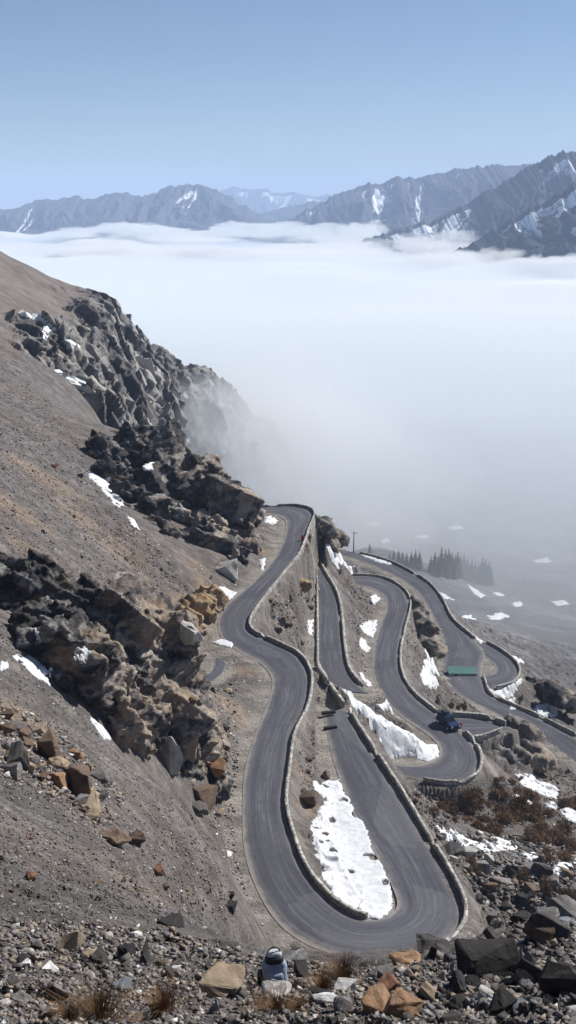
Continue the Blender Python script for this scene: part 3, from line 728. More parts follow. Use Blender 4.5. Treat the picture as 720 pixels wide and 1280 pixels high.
CRAGS.append(crag('rock_crag', [(372,733,192,2.4,1.8,1.5,20),(388,742,189,1.6,1.4,1.6,20),(360,728,193,1.6,1.4,1.0,0)],
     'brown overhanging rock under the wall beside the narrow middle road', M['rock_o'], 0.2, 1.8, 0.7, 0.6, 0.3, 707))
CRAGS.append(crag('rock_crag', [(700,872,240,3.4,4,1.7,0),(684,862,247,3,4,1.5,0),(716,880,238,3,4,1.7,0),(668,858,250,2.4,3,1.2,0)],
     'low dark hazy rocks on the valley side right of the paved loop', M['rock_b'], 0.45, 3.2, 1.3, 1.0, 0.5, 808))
BV = []
bpy.context.view_layer.update()
for o in CRAGS:
    t = BVHTree.FromPolygons([o.matrix_world @ v.co for v in o.data.vertices], [tuple(p.vertices) for p in o.data.polygons]); BV.append(t)
def top_z(x, y):
    z = float(ground_z(x, y))
    for t in BV:
        h = t.ray_cast(Vector((x, y, 300)), Vector((0, 0, -1)))
        if h[0] is not None: z = max(z, h[0].z)
    return z
def sight(px, py):
    """first surface (ground or crag) on a sight line -> point"""
    g = hit(px, py); D = np.linalg.norm(g); d = Vector(ray(px, py)).normalized(); best = D; p = g
    for t in BV:
        h = t.ray_cast(Vector((0, 0, 0)), d)
        if h[0] is not None and h[3] < best: best = h[3]; p = np.array(h[0])
    return p

# ------------------------------------------------------------------ the misty ridge on the left
def ridge_sheet(name, crest, foot, nu, nv, back, amp, fs, seed, m, label, rockmask, snow=None, kind='structure'):
    A = catmull(np.array([at_dist(*c) for c in crest]), 16); B = catmull(np.array([at_dist(*c) for c in foot]), 16)
    ua = np.linspace(0, 1, nu); ia = np.linspace(0, 1, len(A)); ib = np.linspace(0, 1, len(B))
    A = np.stack([np.interp(ua, ia, A[:, i]) for i in range(3)], -1); B = np.stack([np.interp(ua, ib, B[:, i]) for i in range(3)], -1)
    nb = nv // 3
    v = np.concatenate([np.linspace(-1, 0, nb, endpoint=False), np.linspace(0, 1, nv - nb)])
    V = np.empty((nu, nv, 3))
    for j, t in enumerate(v):
        if t >= 0: V[:, j] = A + (B - A) * t
        else:
            V[:, j] = A; V[:, j, 1] += -t * back; V[:, j, 2] += t * back * 0.9
    uu, vv = np.meshgrid(ua, v, indexing='ij')
    Pf = V.reshape(-1, 3)
    return A, B, uu.ravel(), vv.ravel(), Pf, grid_faces(nu, nv)
A, B, uu, vv, Pf, FF = ridge_sheet('ridge', [(-220,190,540),(-110,255,540),(-40,290,540),(0,311,545),(45,334,550),(90,356,555),(132,372,560),(160,398,575),(188,428,590),(212,447,600),(238,458,610),(262,462,620),(280,478,640),(312,508,680),(360,560,740),(420,640,800)],
      [(-260,430,290),(-110,450,300),(-40,455,310),(0,462,318),(40,476,326),(80,500,336),(120,535,350),(150,560,372),(180,585,400),(210,605,430),(240,625,470),(270,640,500),(300,655,540),(330,670,580),(380,690,640),(440,710,720)], 420, 240, 260, 0, 0, 0, None, '', None)
n1 = fbm(Pf / 60.0, 4, 900); rg = ridged(np.stack([Pf[:, 0] / 34, Pf[:, 1] / 80, Pf[:, 2] / 60], -1), 5, 910)
rk = sstep(0.36, 0.50, uu + 0.10 + 0.16 * n1 - 0.10 * np.clip(vv, 0, 1)) * (1 - sstep(0.93, 1.0, np.abs(vv)) * 0.5)
rk = np.maximum(rk, sstep(0.25, 0.5, n1 + 0.5 * (1 - np.abs(vv - 0.75) * 4)) * sstep(0.15, 0.3, uu) * 0.9)
h1, r1, c1 = facets(np.stack([Pf[:, 0] / 15, Pf[:, 1] / 17, Pf[:, 2] / 22], -1), 920, 1.1)
h2, r2, c2 = facets(np.stack([Pf[:, 0] / 5.5, Pf[:, 1] / 6, Pf[:, 2] / 7.5], -1), 930, 1.1)
dn = rk * (10.0 * rg + 9.0 * h1 + 4.5 * h2) + (1 - rk) * (2.5 * fbm(Pf / 25, 4, 940) + 0.8 * fbm(Pf / 5, 3, 941)) + 7 * n1
dn *= 1 - sstep(0.97, 1.3, vv); dn *= (0.55 + 0.45 * sstep(0.0, 0.12, np.abs(vv)))
Vr = Pf + np.stack([0.35 * dn, -0.75 * dn, 0.5 * dn], -1)
sn = 0.30 + 0 * uu
M['ridge'] = None
k = NT('ridge_ground'); nz = k.noise(0.045, 10, 0.68); nf = k.noise(0.35, 8, 0.7); st = k.noise(0.12, 8, 0.7, stretch=(1.0, 0.5, 0.25))
cr_ = k.ramp(k.math('ADD', k.math('MULTIPLY', k.attr('tone'), 0.4), k.math('ADD', k.math('MULTIPLY', st, 0.3), k.math('MULTIPLY', nf, 0.3))), [(0.30, (0.06, 0.056, 0.056)), (0.50, (0.17, 0.16, 0.152)), (0.72, (0.42, 0.40, 0.37))])
cs_ = k.ramp(nz, [(0.3, (0.115, 0.095, 0.085)), (0.5, (0.18, 0.150, 0.132)), (0.7, (0.235, 0.21, 0.19))])
c_ = k.mix(k.attr('rock'), cs_, cr_); k.color(c_); k.bump(nf, 0.7, 3.0); M['ridge'] = k.m
ridge = mesh_np('hill', Vr, FF, M['ridge'], None, True, {'rock': np.clip(rk, 0, 1), 'tone': np.clip(.5 * r1 + .5 * r2, 0, 1)})
if ridge.data.polygons[5000].normal.y > 0 and False: ridge.data.flip_normals()
tag(ridge, 'brown rocky ridge sinking into mist on the left', kind='structure')
RIDGE_BV = BVHTree.FromPolygons([v.co for v in ridge.data.vertices], [tuple(p.vertices) for p in ridge.data.polygons])

# ------------------------------------------------------------------ far ranges above the cloud
def mountain(crest, D, depth, floor, seed, m, label, snow_amt, amp, sx, ns=360, nv=130, spur=0.0):
    C = np.array([at_dist(x, y, d) for x, y, d in crest])
    C = catmull(C, 10); s = np.linspace(0, 1, len(C)); u = np.linspace(0, 1, ns)
    C = np.stack([np.interp(u, s, C[:, i]) for i in range(3)], -1)
    C[:, 2] += amp * 0.16 * ridged(np.stack([u * sx * 3.2, u * 0 + seed, u * 0], -1), 5, seed) + amp * 0.05 * fbm(np.stack([u * sx * 40, u * 0, u * 0], -1), 3, seed + 1)
    v = np.concatenate([np.linspace(-1, 0, nv // 4, endpoint=False), np.linspace(0, 1, nv - nv // 4)])
    U, Vv = np.meshgrid(u, v, indexing='ij'); av = np.abs(Vv)
    hgt = C[:, 2][:, None] - floor
    X = C[:, 0][:, None] + 0 * Vv; Y = C[:, 1][:, None] - Vv * depth
    ang = X / max(1.0, np.ptp(C[:, 0])) * sx
    q = np.stack([(ang * 1.6 + 0.5 * fbm(np.stack([ang * 2, av * 2, ang * 0], -1).reshape(-1, 3), 3, seed + 3).reshape(ang.shape)), av * 0.55, ang * 0 + seed], -1).reshape(-1, 3)
    wx = 0.35 * fbm(q * np.array([3, 5, 1.]), 3, seed + 30); q = q + np.stack([wx, wx * 0.5, 0 * wx], -1); q = q + np.stack([1.1 * av.ravel() * (1 if seed in (4, 5, 6) else .35), 0.9 * av.ravel(), 0 * wx], -1); gul = ridged(q * np.array([1.3, 1.4, 1.0]), 4, seed + 7, 0.45).reshape(ang.shape)
    gu2 = ridged(q * np.array([5.5, 6.0, 1.0]) + 3.1, 4, seed + 8).reshape(ang.shape)
    Z = floor + hgt * (1 - av) ** 1.1
    env = np.clip(av * 3.2, 0, 1) * np.clip((1 - av) * 2.5, 0, 1)
    Z = Z + env * (0.30 * amp * gul + 0.06 * amp * gu2)
    Y = Y - env * amp * (0.8 * gul + 0.12 * gu2)
    rel = (Z - floor) / max(1.0, hgt.max())
    sn = snow_amt + 0.42 * (-gul) * env + 0.07 * (-gu2) * env + 0.14 * fbm(q * np.array([5, 3, 1.]), 3, seed + 20).reshape(ang.shape) + 0.14 * (rel - 0.5)
    sn = sn - 0.5 * np.clip(1 - av / 0.07, 0, 1) - 0.3 * np.clip((gul - 0.25) * 2, 0, 1); vis = (Z > -115) & (Vv > 0); q_ = np.quantile(sn[vis], 1 - snow_amt) if vis.any() else .5; sn = 0.5 + (sn - q_) * 1.1
    V = np.stack([X, Y, Z], -1).reshape(-1, 3)
    o = mesh_np('mountain', V, grid_faces(ns, nv), m, None, True, {'snow': sn.ravel()})
    return tag(o, label, 'mountain', kind='structure')
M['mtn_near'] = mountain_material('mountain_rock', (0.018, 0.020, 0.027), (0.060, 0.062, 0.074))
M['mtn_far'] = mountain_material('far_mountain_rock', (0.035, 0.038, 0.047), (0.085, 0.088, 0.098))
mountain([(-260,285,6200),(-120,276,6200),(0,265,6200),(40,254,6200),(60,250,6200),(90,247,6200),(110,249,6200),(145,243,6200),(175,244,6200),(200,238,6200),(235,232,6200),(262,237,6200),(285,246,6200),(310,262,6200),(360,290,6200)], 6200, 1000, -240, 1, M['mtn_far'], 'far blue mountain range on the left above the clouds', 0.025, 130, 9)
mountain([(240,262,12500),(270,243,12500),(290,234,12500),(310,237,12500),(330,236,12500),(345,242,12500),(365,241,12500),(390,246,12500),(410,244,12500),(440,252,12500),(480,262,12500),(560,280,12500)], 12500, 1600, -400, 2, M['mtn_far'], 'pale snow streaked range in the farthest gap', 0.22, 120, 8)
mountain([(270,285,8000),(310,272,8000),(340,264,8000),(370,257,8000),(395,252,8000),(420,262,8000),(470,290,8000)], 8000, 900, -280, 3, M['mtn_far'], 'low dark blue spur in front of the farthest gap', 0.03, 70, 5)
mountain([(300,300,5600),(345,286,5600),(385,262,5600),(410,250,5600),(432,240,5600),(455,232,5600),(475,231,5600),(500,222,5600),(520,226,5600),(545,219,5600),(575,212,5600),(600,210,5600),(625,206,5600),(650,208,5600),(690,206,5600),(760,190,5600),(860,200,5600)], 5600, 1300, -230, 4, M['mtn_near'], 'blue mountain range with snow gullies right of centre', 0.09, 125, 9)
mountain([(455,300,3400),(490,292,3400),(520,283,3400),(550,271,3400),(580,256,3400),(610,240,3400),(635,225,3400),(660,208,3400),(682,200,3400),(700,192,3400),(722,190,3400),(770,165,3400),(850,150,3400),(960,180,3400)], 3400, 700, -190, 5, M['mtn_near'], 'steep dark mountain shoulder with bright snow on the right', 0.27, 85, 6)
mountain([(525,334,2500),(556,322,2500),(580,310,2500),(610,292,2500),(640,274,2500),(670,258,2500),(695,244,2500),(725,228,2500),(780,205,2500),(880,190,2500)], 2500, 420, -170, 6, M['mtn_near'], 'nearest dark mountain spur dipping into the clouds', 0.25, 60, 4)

# ------------------------------------------------------------------ the sea of cloud and the mist below it (closed bodies of even density)
def cloud_body(name, r0, r1, z0, z1, bump, density, color, label, seed, zb, nr=120, nt=150, ramp=1.0, tmin=-75, tmax=75, skew=0.0, g=0.0, sag=0.0):
    th = np.radians(np.concatenate([np.linspace(tmin, -17, 20, endpoint=False), np.linspace(-17, 17, nt - 40), np.linspace(17.6, tmax, 20)])); rr = np.geomspace(r0, 16500, nr)
    R_, T_ = np.meshgrid(rr, th, indexing='ij')
    off = 1 + skew * T_ + 0.10 * fbm(np.stack([T_ * 5, R_ * 0, R_ * 0], -1).reshape(-1, 3), 3, seed + 4).reshape(T_.shape)
    Rw = R_ * np.where(R_ < 3 * r1, off, 1.0)
    X, Y = np.sin(T_) * Rw, np.cos(T_) * Rw
    q = np.stack([X, Y, X * 0], -1).reshape(-1, 3)
    t = np.clip((R_ - r0) / (r1 - r0), 0, 1) ** ramp
    nzz = fbm(q * np.array([1, 1.5, 1]) / 330.0, 5, seed).reshape(X.shape) + 0.5 * fbm(q / 1500.0, 3, seed + 2).reshape(X.shape)
    Z = z0 + (z1 - z0) * t + bump * nzz * np.clip(t * 1.5, 0.1, 1)
    Z = Z - sag * sstep(1300, 4200, R_)
    Z = np.maximum(Z, zb + 1.0)
    top = np.stack([X, Y, Z], -1); bot = np.stack([X, Y, np.full_like(X, zb)], -1)
    V = np.concatenate([top.reshape(-1, 3), bot.reshape(-1, 3)])
    nr_, nt_ = X.shape; n = nr_ * nt_; ft = grid_faces(nr_, nt_); fb = ft[:, ::-1] + n
    ring = np.concatenate([np.arange(nt_), np.arange(1, nr_) * nt_ + nt_ - 1, (nr_ - 1) * nt_ + np.arange(nt_ - 2, -1, -1), np.arange(nr_ - 2, 0, -1) * nt_])
    r2 = np.roll(ring, -1); fs = np.stack([ring, ring + n, r2 + n, r2], -1)
    o = mesh_np(name, V, [ft, fb, fs], volume_material(name, color, density, g), None, True)
    bm = bmesh.new(); bm.from_mesh(o.data); bmesh.ops.recalc_face_normals(bm, faces=bm.faces); bm.to_mesh(o.data); bm.free()
    return tag(o, label, kind='stuff')
cloud_body('valley_mist', 200, 520, -150, -90, 12, 0.0046, (0.86, 0.92, 0.98), 'thin blue grey mist over the valley floor and the pines', 21, -186, ramp=0.7, sag=44)
cloud_body('cloud_bank', 480, 1200, -166, -100, 16, 0.0085, (0.975, 0.98, 0.965), 'soft pale bank of cloud filling the valley', 33, -187, ramp=0.8, sag=36)
cloud_body('cloud_sea', 850, 1900, -152, -114, 42, 0.030, (1.0, 0.995, 0.955), 'bright sea of cloud stretching to the far ranges', 47, -188, nr=220, nt=300, ramp=0.7, sag=22)
def puff(px, py, D, rx, ry, rz, dens, seed, label, color=(0.98, 0.985, 0.98)):
    bm = bmesh.new(); bmesh.ops.create_icosphere(bm, subdivisions=5, radius=1.0)
    V = np.array([v.co for v in bm.verts]); k = 1 + 0.62 * fbm(V * 1.9 + seed, 4, seed) + 0.26 * fbm(V * 5 + seed, 3, seed + 1)
    for v, q in zip(bm.verts, k): v.co = Vector((v.co.x * q * rx, v.co.y * q * ry, v.co.z * q * rz))
    o = mesh_bm('cloud_wisp', bm, volume_material('wisp', color, dens), None, True); o.location = at_dist(px, py, D)
    return tag(o, label, 'cloud', kind='stuff')
puff(310, 625, 560, 80, 130, 50, 0.0035, 1, 'mist rising against the foot of the left ridge')
puff(270, 560, 600, 80, 120, 45, 0.0018, 2, 'thin veil of mist over the middle of the left ridge')
puff(360, 590, 640, 90, 120, 50, 0.0040, 3, 'denser mist off the end of the left ridge')
gp_ = np.random.default_rng(3)
for px, py, D, rx, rz, n, dens, what in [(530,311,2950,65,26,6,.011,'under the dark mountain shoulder'),(595,336,2250,60,28,9,.015,'round the nearest dark spur'),(690,337,2120,60,24,9,.014,'on the right below the nearest dark spur'),(430,295,4700,140,40,8,.008,'at the foot of the blue range'),(340,290,5000,150,30,8,.008,'in the gap between the ranges'),(170,292,4700,150,26,10,.007,'under the far left range')]:
    for a in range(n):
        puff(px + gp_.normal(0, rx * F / D * .7), py + gp_.normal(2, 5), D * gp_.uniform(.95, 1.05), rx * gp_.uniform(.6, 1.5), rx * gp_.uniform(1, 2), rz * gp_.uniform(.6, 1.4), dens, int(gp_.integers(1000)), 'pale cloud wisp ' + what)
for a in range(16):
    D = gp_.uniform(2000, 4600); y_ = 257 + F * 122 / D
    puff(gp_.uniform(40, 700), y_ - 2, D, gp_.uniform(90, 260), gp_.uniform(120, 320), gp_.uniform(9, 18), .008, 400 + a, 'low billow on top of the sea of cloud')
# the air itself
bm = bmesh.new(); box(bm, (0, 5900, 80), (26000, 22000, 550)); hz = mesh_bm('haze', bm, volume_material('haze', (0.55, 0.71, 1.0), 1.25e-4)); tag(hz, 'thin blue air between the camera and the far ranges', kind='stuff')
hz.location.z = 0
# ------------------------------------------------------------------ snow patches
def in_poly(x, y, P):
    P = np.asarray(P); n = len(P); c = np.zeros(len(x), bool); j = n - 1
    for i in range(n):
        xi, yi, xj, yj = P[i, 0], P[i, 1], P[j, 0], P[j, 1]
        m = ((yi > y) != (yj > y)) & (x < (xj - xi) * (y - yi) / (yj - yi + 1e-12) + xi)
        c ^= m; j = i
    return c
def poly_dist(x, y, P):
    P = np.asarray(P); d = np.full(len(x), 1e9)
    for i in range(len(P)):
        a, b = P[i - 1], P[i]; ab = b - a; L = (ab ** 2).sum() + 1e-12
        t = np.clip(((x - a[0]) * ab[0] + (y - a[1]) * ab[1]) / L, 0, 1)
        d = np.minimum(d, np.hypot(x - a[0] - t * ab[0], y - a[1] - t * ab[1]))
    return d
SNOW_G = 'old snow patches left on the mountainside'
def snow_patch(poly, label, thick=0.35, surf=None, cellpx=1.1, seed=0, rag=1.35):
    thick = thick * 0.6
    W = np.array([(surf or hit)(x, y) for x, y in poly]); D = np.linalg.norm(W, axis=1).mean()
    P = W[:, :2]; cell = cellpx * D / F
    x0, y0 = P.min(0) - cell * 3; x1, y1 = P.max(0) + cell * 3
    cell = max(cell, math.sqrt((x1 - x0) * (y1 - y0) / (9000 if surf else 30000)))
    xs = np.arange(x0, x1, cell); ys = np.arange(y0, y1, cell)
    X, Y = np.meshgrid(xs, ys, indexing='ij'); x, y = X.ravel(), Y.ravel()
    q = np.stack([x, y, x * 0 + seed], -1)
    size = math.sqrt((x1 - x0) * (y1 - y0))
    sd = np.where(in_poly(x, y, P), 1, -1) * poly_dist(x, y, P) + rag * (0.055 * size * fbm(q / (0.16 * size), 4, 700 + seed) + 0.8 * cell * vnoise(q / (2.0 * cell), 701))
    hole = fbm(q / max(0.10 * size, 3 * cell), 3, 720 + seed)
    sd = np.where(hole > 0.48, np.minimum(sd, -cell), sd)
    ins = sd > 0
    if surf: z = np.array([top_z(a, b) if k else 0.0 for a, b, k in zip(x, y, sd > -1.5 * cell)])
    else: z = ground_z(x, y)
    th = thick * np.clip(sd / (thick * 2.2), -0.35, 1.0) ** 1.0
    zz = z + np.where(ins, 0.05 + th * (0.85 + 0.14 * fbm(q / (9 * cell), 3, 710)), -0.08)
    Fq = grid_faces(len(xs), len(ys)); m = (sd > -1.2 * cell)
    Fq = Fq[m[Fq].any(1) & (ins[Fq].sum(1) >= 1)]
    if surf:
        zr = zz[Fq]; Fq = Fq[(zr.max(1) - zr.min(1)) < 1.9 * cell + 0.05]
    if len(Fq) < 3: return None
    par = np.arange(len(x))
    for it in range(600):                      # keep the one connected patch
        mn = par[Fq].min(1); new = par.copy(); np.minimum.at(new, Fq.ravel(), np.repeat(mn, 4)); new = new[new]
        if (new == par).all(): break
        par = new
    rt = par[Fq[:, 0]]; vals, cn = np.unique(rt, return_counts=True); Fq = Fq[rt == vals[cn.argmax()]]
    if len(Fq) < 3: return None
    used = np.unique(Fq); remap = np.full(len(x), -1); remap[used] = np.arange(len(used))
    V = np.stack([x, y, zz], -1)[used]; c = V.mean(0)
    # closed underside: the same cells, sunk into the ground
    n = len(V); Vb = V.copy(); Vb[:, 2] = np.minimum(z[used] - 0.25, V[:, 2] - 0.1)
    F1 = remap[Fq]
    e = np.concatenate([F1[:, [0, 1]], F1[:, [1, 2]], F1[:, [2, 3]], F1[:, [3, 0]]])
    key = np.sort(e, 1); uq, inv, cnt = np.unique(key, axis=0, return_inverse=True, return_counts=True)
    be = e[cnt[inv.ravel()] == 1]
    side = np.stack([be[:, 1], be[:, 0], be[:, 0] + n, be[:, 1] + n], -1)
    o = mesh_np('snow_patch', np.concatenate([V, Vb]) - c, [F1, F1[:, ::-1] + n, side], M['snow'], None, True); o.location = c
    return tag(o, label, 'snow patch', SNOW_G)
SNOW = [
 ([(397,980),(410,976),(424,976),(436,990),(447,1015),(460,1040),(472,1065),(482,1087),(491,1110),(493,1128),(485,1141),(470,1147),(455,1142),(440,1134),(422,1119),(404,1101),(396,1092),(400,1080),(393,1062),(390,1045),(388,1028),(396,1008),(403,999),(393,987)], 'largest bright snow patch, filling the inside of the wide hairpin', 0.3, 0),
 ([(430,864),(445,875),(470,893),(500,910),(525,925),(545,932),(549,943),(535,952),(515,945),(490,940),(475,925),(470,912),(455,900),(440,885)], 'long bright tongue of snow between the hairpin and the lower road', 0.45, 0),
 ([(470,883),(480,880),(495,886),(490,890),(475,888)], 'small snow sliver just above the long snow tongue', 0.2, 0),
 ([(448,782),(460,776),(472,775),(470,785),(466,797),(460,795),(455,790)], 'upper of two joined snow patches between the middle and lower roads', 0.3, 0),
 ([(450,798),(456,800),(463,810),(458,816),(449,806)], 'lower of two joined snow patches between the middle and lower roads', 0.3, 0),
 ([(463,745),(470,743),(475,748),(468,756),(463,752)], 'little snow patch inside the first bend of the lower road', 0.25, 0),
 ([(449,845),(458,848),(465,855),(458,856)], 'small thin snow strip beside the end of the middle road', 0.2, 0),
 ([(404,683),(418,692),(432,702),(446,713),(436,713),(420,707),(407,696)], 'slanting bright snow strip on the knoll below the summit bend', 0.35, 0),
 ([(527,830),(540,828),(550,835),(545,845),(550,860),(540,860),(530,855),(524,842)], 'bright snow patch left of the green roofed shed', 0.4, 0),
 ([(531,814),(545,821),(554,831),(548,833),(535,824)], 'narrow snow stripe above the patch left of the green roofed shed', 0.3, 0),
 ([(545,1033),(555,1036),(570,1041),(600,1052),(622,1057),(632,1063),(612,1067),(588,1063),(562,1054)], 'bright snow field between the brown shrubs and the block rubble', 0.4, 0),
 ([(612,1046),(628,1048),(646,1058),(640,1066),(624,1058)], 'small snow scrap among dark blocks under the brown shrubs', 0.3, 0),
 ([(650,1062),(668,1066),(676,1074),(660,1076)], 'thin snow scrap under the lowest brown shrubs', 0.3, 0),
 ([(684,1086),(700,1078),(722,1074),(722,1094),(700,1098),(690,1094)], 'snow patch at the right edge among black blocks', 0.3, 0),
 ([(660,1092),(678,1088),(680,1096),(664,1100)], 'small snow scrap left of the snow patch among black blocks', 0.3, 0),
 ([(645,968),(658,966),(670,975),(690,980),(700,990),(696,1000),(680,994),(662,988),(650,980)], 'broken snow patch beneath the valley road', 0.3, 0),
 ([(700,1012),(712,1010),(724,1014),(724,1032),(710,1026)], 'snow patch at the right edge above the brown shrubs', 0.35, 0),
 ([(612,862),(630,859),(656,852),(646,862),(636,873),(622,868)], 'snow patch inside the paved loop wall', 0.35, 0),
 ([(664,886),(674,881),(686,881),(697,888),(695,896),(678,895)], 'rounded snow heap beside the valley road wall', 0.5, 0),
 ([(636,875),(644,873),(646,888),(638,888)], 'small snow scrap next to the rounded snow heap', 0.3, 0),
 ([(585,731),(598,739),(608,745),(600,747),(590,741)], 'slim snow stripe on the valley side below the pines', 0.3, 0),
 ([(610,771),(625,766),(636,768),(625,774),(611,776)], 'flat snow patch on the open valley side', 0.3, 0),
 ([(545,738),(558,744),(568,750),(555,748)], 'short snow stripe beside the valley road bend', 0.3, 0),
 ([(592,794),(596,795),(602,806),(598,804)], 'tiny snow stripe above the paved loop', 0.3, 0),
 ([(448,693),(466,697),(484,702),(498,708),(484,706),(462,700)], 'white snow line on the outer verge of the valley road', 0.4, 0),
 ([(458,655),(470,651),(476,655),(466,658)], 'faint snow patch in the mist left of the pines', 0.4, 0),
 ([(475,676),(484,672),(488,677),(480,680)], 'faint round snow patch in the mist above the first pines', 0.4, 0),
 ([(518,670),(530,668),(536,671),(524,673)], 'faint snow streak in the mist above the main pine clump', 0.4, 0),
 ([(640,755),(650,752),(654,757),(645,759)], 'small snow fleck far down the valley side', 0.4, 0),
 ([(16,822),(38,814),(62,816),(66,836),(60,856),(46,848),(30,834)], 'large shadowed snow patch at the left foot of the big dark crag', 0.4, 1),
 ([(93,800),(110,797),(113,815),(105,832),(93,826)], 'upright snow patch in a cleft of the big dark crag', 0.4, 1),
 ([(37,786),(58,786),(58,797),(40,797)], 'small snow patch on the shoulder of the big dark crag', 0.35, 1),
 ([(108,886),(118,894),(130,908),(140,925),(130,925),(115,905)], 'blue shadowed snow strip under the big dark crag', 0.35, 1),
 ([(115,783),(128,784),(122,793)], 'tiny snow scrap on top of the big dark crag', 0.3, 1),
 ([(0,828),(10,826),(12,836),(0,838)], 'snow scrap cut by the left picture edge beside the big dark crag', 0.3, 1),
 ([(112,590),(125,587),(137,592),(150,615),(157,632),(148,634),(130,615),(118,603)], 'long snow patch on the left flank of the upper crag', 0.45, 1),
 ([(159,645),(168,650),(174,662),(164,657)], 'small snow strip below the long patch on the upper crag', 0.35, 1),
 ([(174,582),(186,562),(193,568),(190,590),(178,593)], 'snow patch in the summit cleft of the upper crag', 0.4, 1),
 ([(120,558),(130,554),(134,562),(126,568)], 'small bluish snow patch near the top of the upper crag', 0.4, 1),
 ([(268,735),(280,733),(297,740),(287,750),(270,746)], 'bright snow patch at the roadside foot of the upper crag', 0.35, 0),
 ([(328,647),(338,645),(347,651),(342,656),(332,653)], 'oval snow patch inside the summit bend', 0.3, 0),
 ([(325,700),(333,697),(329,714),(325,712)], 'narrow snow strip between the upper crag and the road', 0.3, 0),
 ([(385,775),(391,774),(390,795),(385,790)], 'narrow snow strip between the summit wall and the middle road', 0.3, 0),
 ([(655,1000),(668,1003),(674,1008),(662,1008)], 'tiny snow scrap right of the brown shrubs, nearest them', 0.2, 0),
 ([(680,1004),(692,1002),(698,1010),(686,1012)], 'ragged snow scrap below the valley road and above the right edge shrubs', 0.2, 0),
 ([(646,990),(654,994),(650,998),(643,996)], 'snow crumb above the brown shrubs beside the grey crag', 0.2, 0),
 ([(600,1068),(612,1070),(618,1075),(604,1076)], 'snow crumb tucked under the bright snow field', 0.2, 0),
 ([(668,1108),(680,1106),(684,1112),(670,1113)], 'snow crumb low among the black blocks by the large pale boulder', 0.2, 0),
 ([(706,1118),(718,1114),(722,1120),(710,1123)], 'snow crumb above the large pale grey boulder at the right edge', 0.2, 0),
 ([(640,820),(650,823),(656,828),(645,828)], 'small snow fleck just outside the paved loop', 0.3, 0),
 ([(690,752),(704,750),(712,755),(696,757)], 'faint snow streak near the right edge in the misty valley', 0.5, 0),
 ([(664,700),(684,697),(692,702),(672,704)], 'faint long snow streak right of the pines in the mist', 0.5, 0),
 ([(560,660),(574,657),(580,661),(566,663)], 'faint snow patch in the mist above the right pines', 0.5, 0),
 ([(618,742),(626,740),(630,744),(622,746)], 'snow crumb just below the right pines', 0.4, 0),
 ([(580,770),(588,769),(590,774),(582,775)], 'snow crumb on the bank outside the valley road bend', 0.3, 0),
 ([(265,803),(278,799),(292,803),(290,810),(275,808)], 'thin greyish snow strip where the short track meets the road', 0.15, 0),
]
for i, (poly, lab, th, on) in enumerate(SNOW):
    snow_patch(poly, lab, th, sight if on else None, seed=i)
# snow on the misty ridge
def ridge_hit(x, y):
    h = RIDGE_BV.ray_cast(Vector((0, 0, 0)), Vector(ray(x, y)).normalized()); return np.array(h[0]) if h[0] else None
for i, (x, y, w_, h_, lab) in enumerate([(32,393,8,5,'upper left snow fleck on the brown ridge'),(48,396,9,6,'snow fleck beside a dark ledge on the brown ridge'),(60,410,8,5,'snow fleck above the twin flecks on the misty ridge'),(88,432,10,5,'bright snow fleck under a cliff on the misty ridge'),(55,420,6,4,'smallest snow fleck on the misty ridge'),(80,470,14,4,'lower snow streak at the foot of the misty ridge cliff'),(98,480,16,8,'bluish snow patch at the foot of the misty ridge cliff')]):
    pts = [ridge_hit(x + w_ * math.cos(a) * (1 + 0.35 * math.sin(3 * a + i)), y + h_ * math.sin(a) * (1 + 0.3 * math.cos(2 * a + i)) + 0.35 * w_ * math.cos(a)) for a in np.linspace(0, 6.283, 15)[:-1]]
    c = ridge_hit(x, y)
    if c is None or any(p is None for p in pts): continue
    pts = [np.array(p) for p in pts]; D = np.linalg.norm(c)
    pts = [p if abs(np.linalg.norm(p) - D) < 25 else c + (p - c) / np.linalg.norm(p - c) * 3 for p in pts]
    bm = bmesh.new(); up = Vector((0.1, -0.6, 0.8)) * 0.9
    top = [bm.verts.new(Vector(p - c) + up * 0.5) for p in pts]; bot = [bm.verts.new(Vector(p - c) - up) for p in pts]; m = bm.verts.new(up * 1.5)
    for a in range(len(pts)):
        b = (a + 1) % len(pts); bm.faces.new((top[a], top[b], m)); bm.faces.new((bot[a], bot[b], top[b], top[a]))
    bm.faces.new(bot[::-1]); bmesh.ops.recalc_face_normals(bm, faces=bm.faces)
    o = mesh_bm('snow_patch', bm, M['snow']); o.location = c; tag(o, lab, 'snow patch', SNOW_G)

# ------------------------------------------------------------------ stones
ROCKC = {
 'black': [(0.022, 0.020, 0.020), (0.05, 0.045, 0.045)], 'dark grey': [(0.055, 0.05, 0.048), (0.10, 0.093, 0.09)], 'grey': [(0.15, 0.14, 0.135), (0.24, 0.225, 0.215)],
 'bluish grey': [(0.16, 0.18, 0.21), (0.24, 0.26, 0.29)], 'brown': [(0.11, 0.075, 0.055), (0.19, 0.135, 0.10)], 'rust': [(0.16, 0.08, 0.05), (0.23, 0.12, 0.075)],
 'orange': [(0.25, 0.15, 0.085), (0.34, 0.215, 0.13)], 'tan': [(0.24, 0.185, 0.13), (0.36, 0.29, 0.21)], 'pale': [(0.40, 0.385, 0.36), (0.52, 0.50, 0.47)], 'white': [(0.62, 0.61, 0.59), (0.75, 0.74, 0.72)],
}
ROCKM = {c: stone_material(c.replace(' ', '_') + '_stone', v) for c, v in ROCKC.items()}
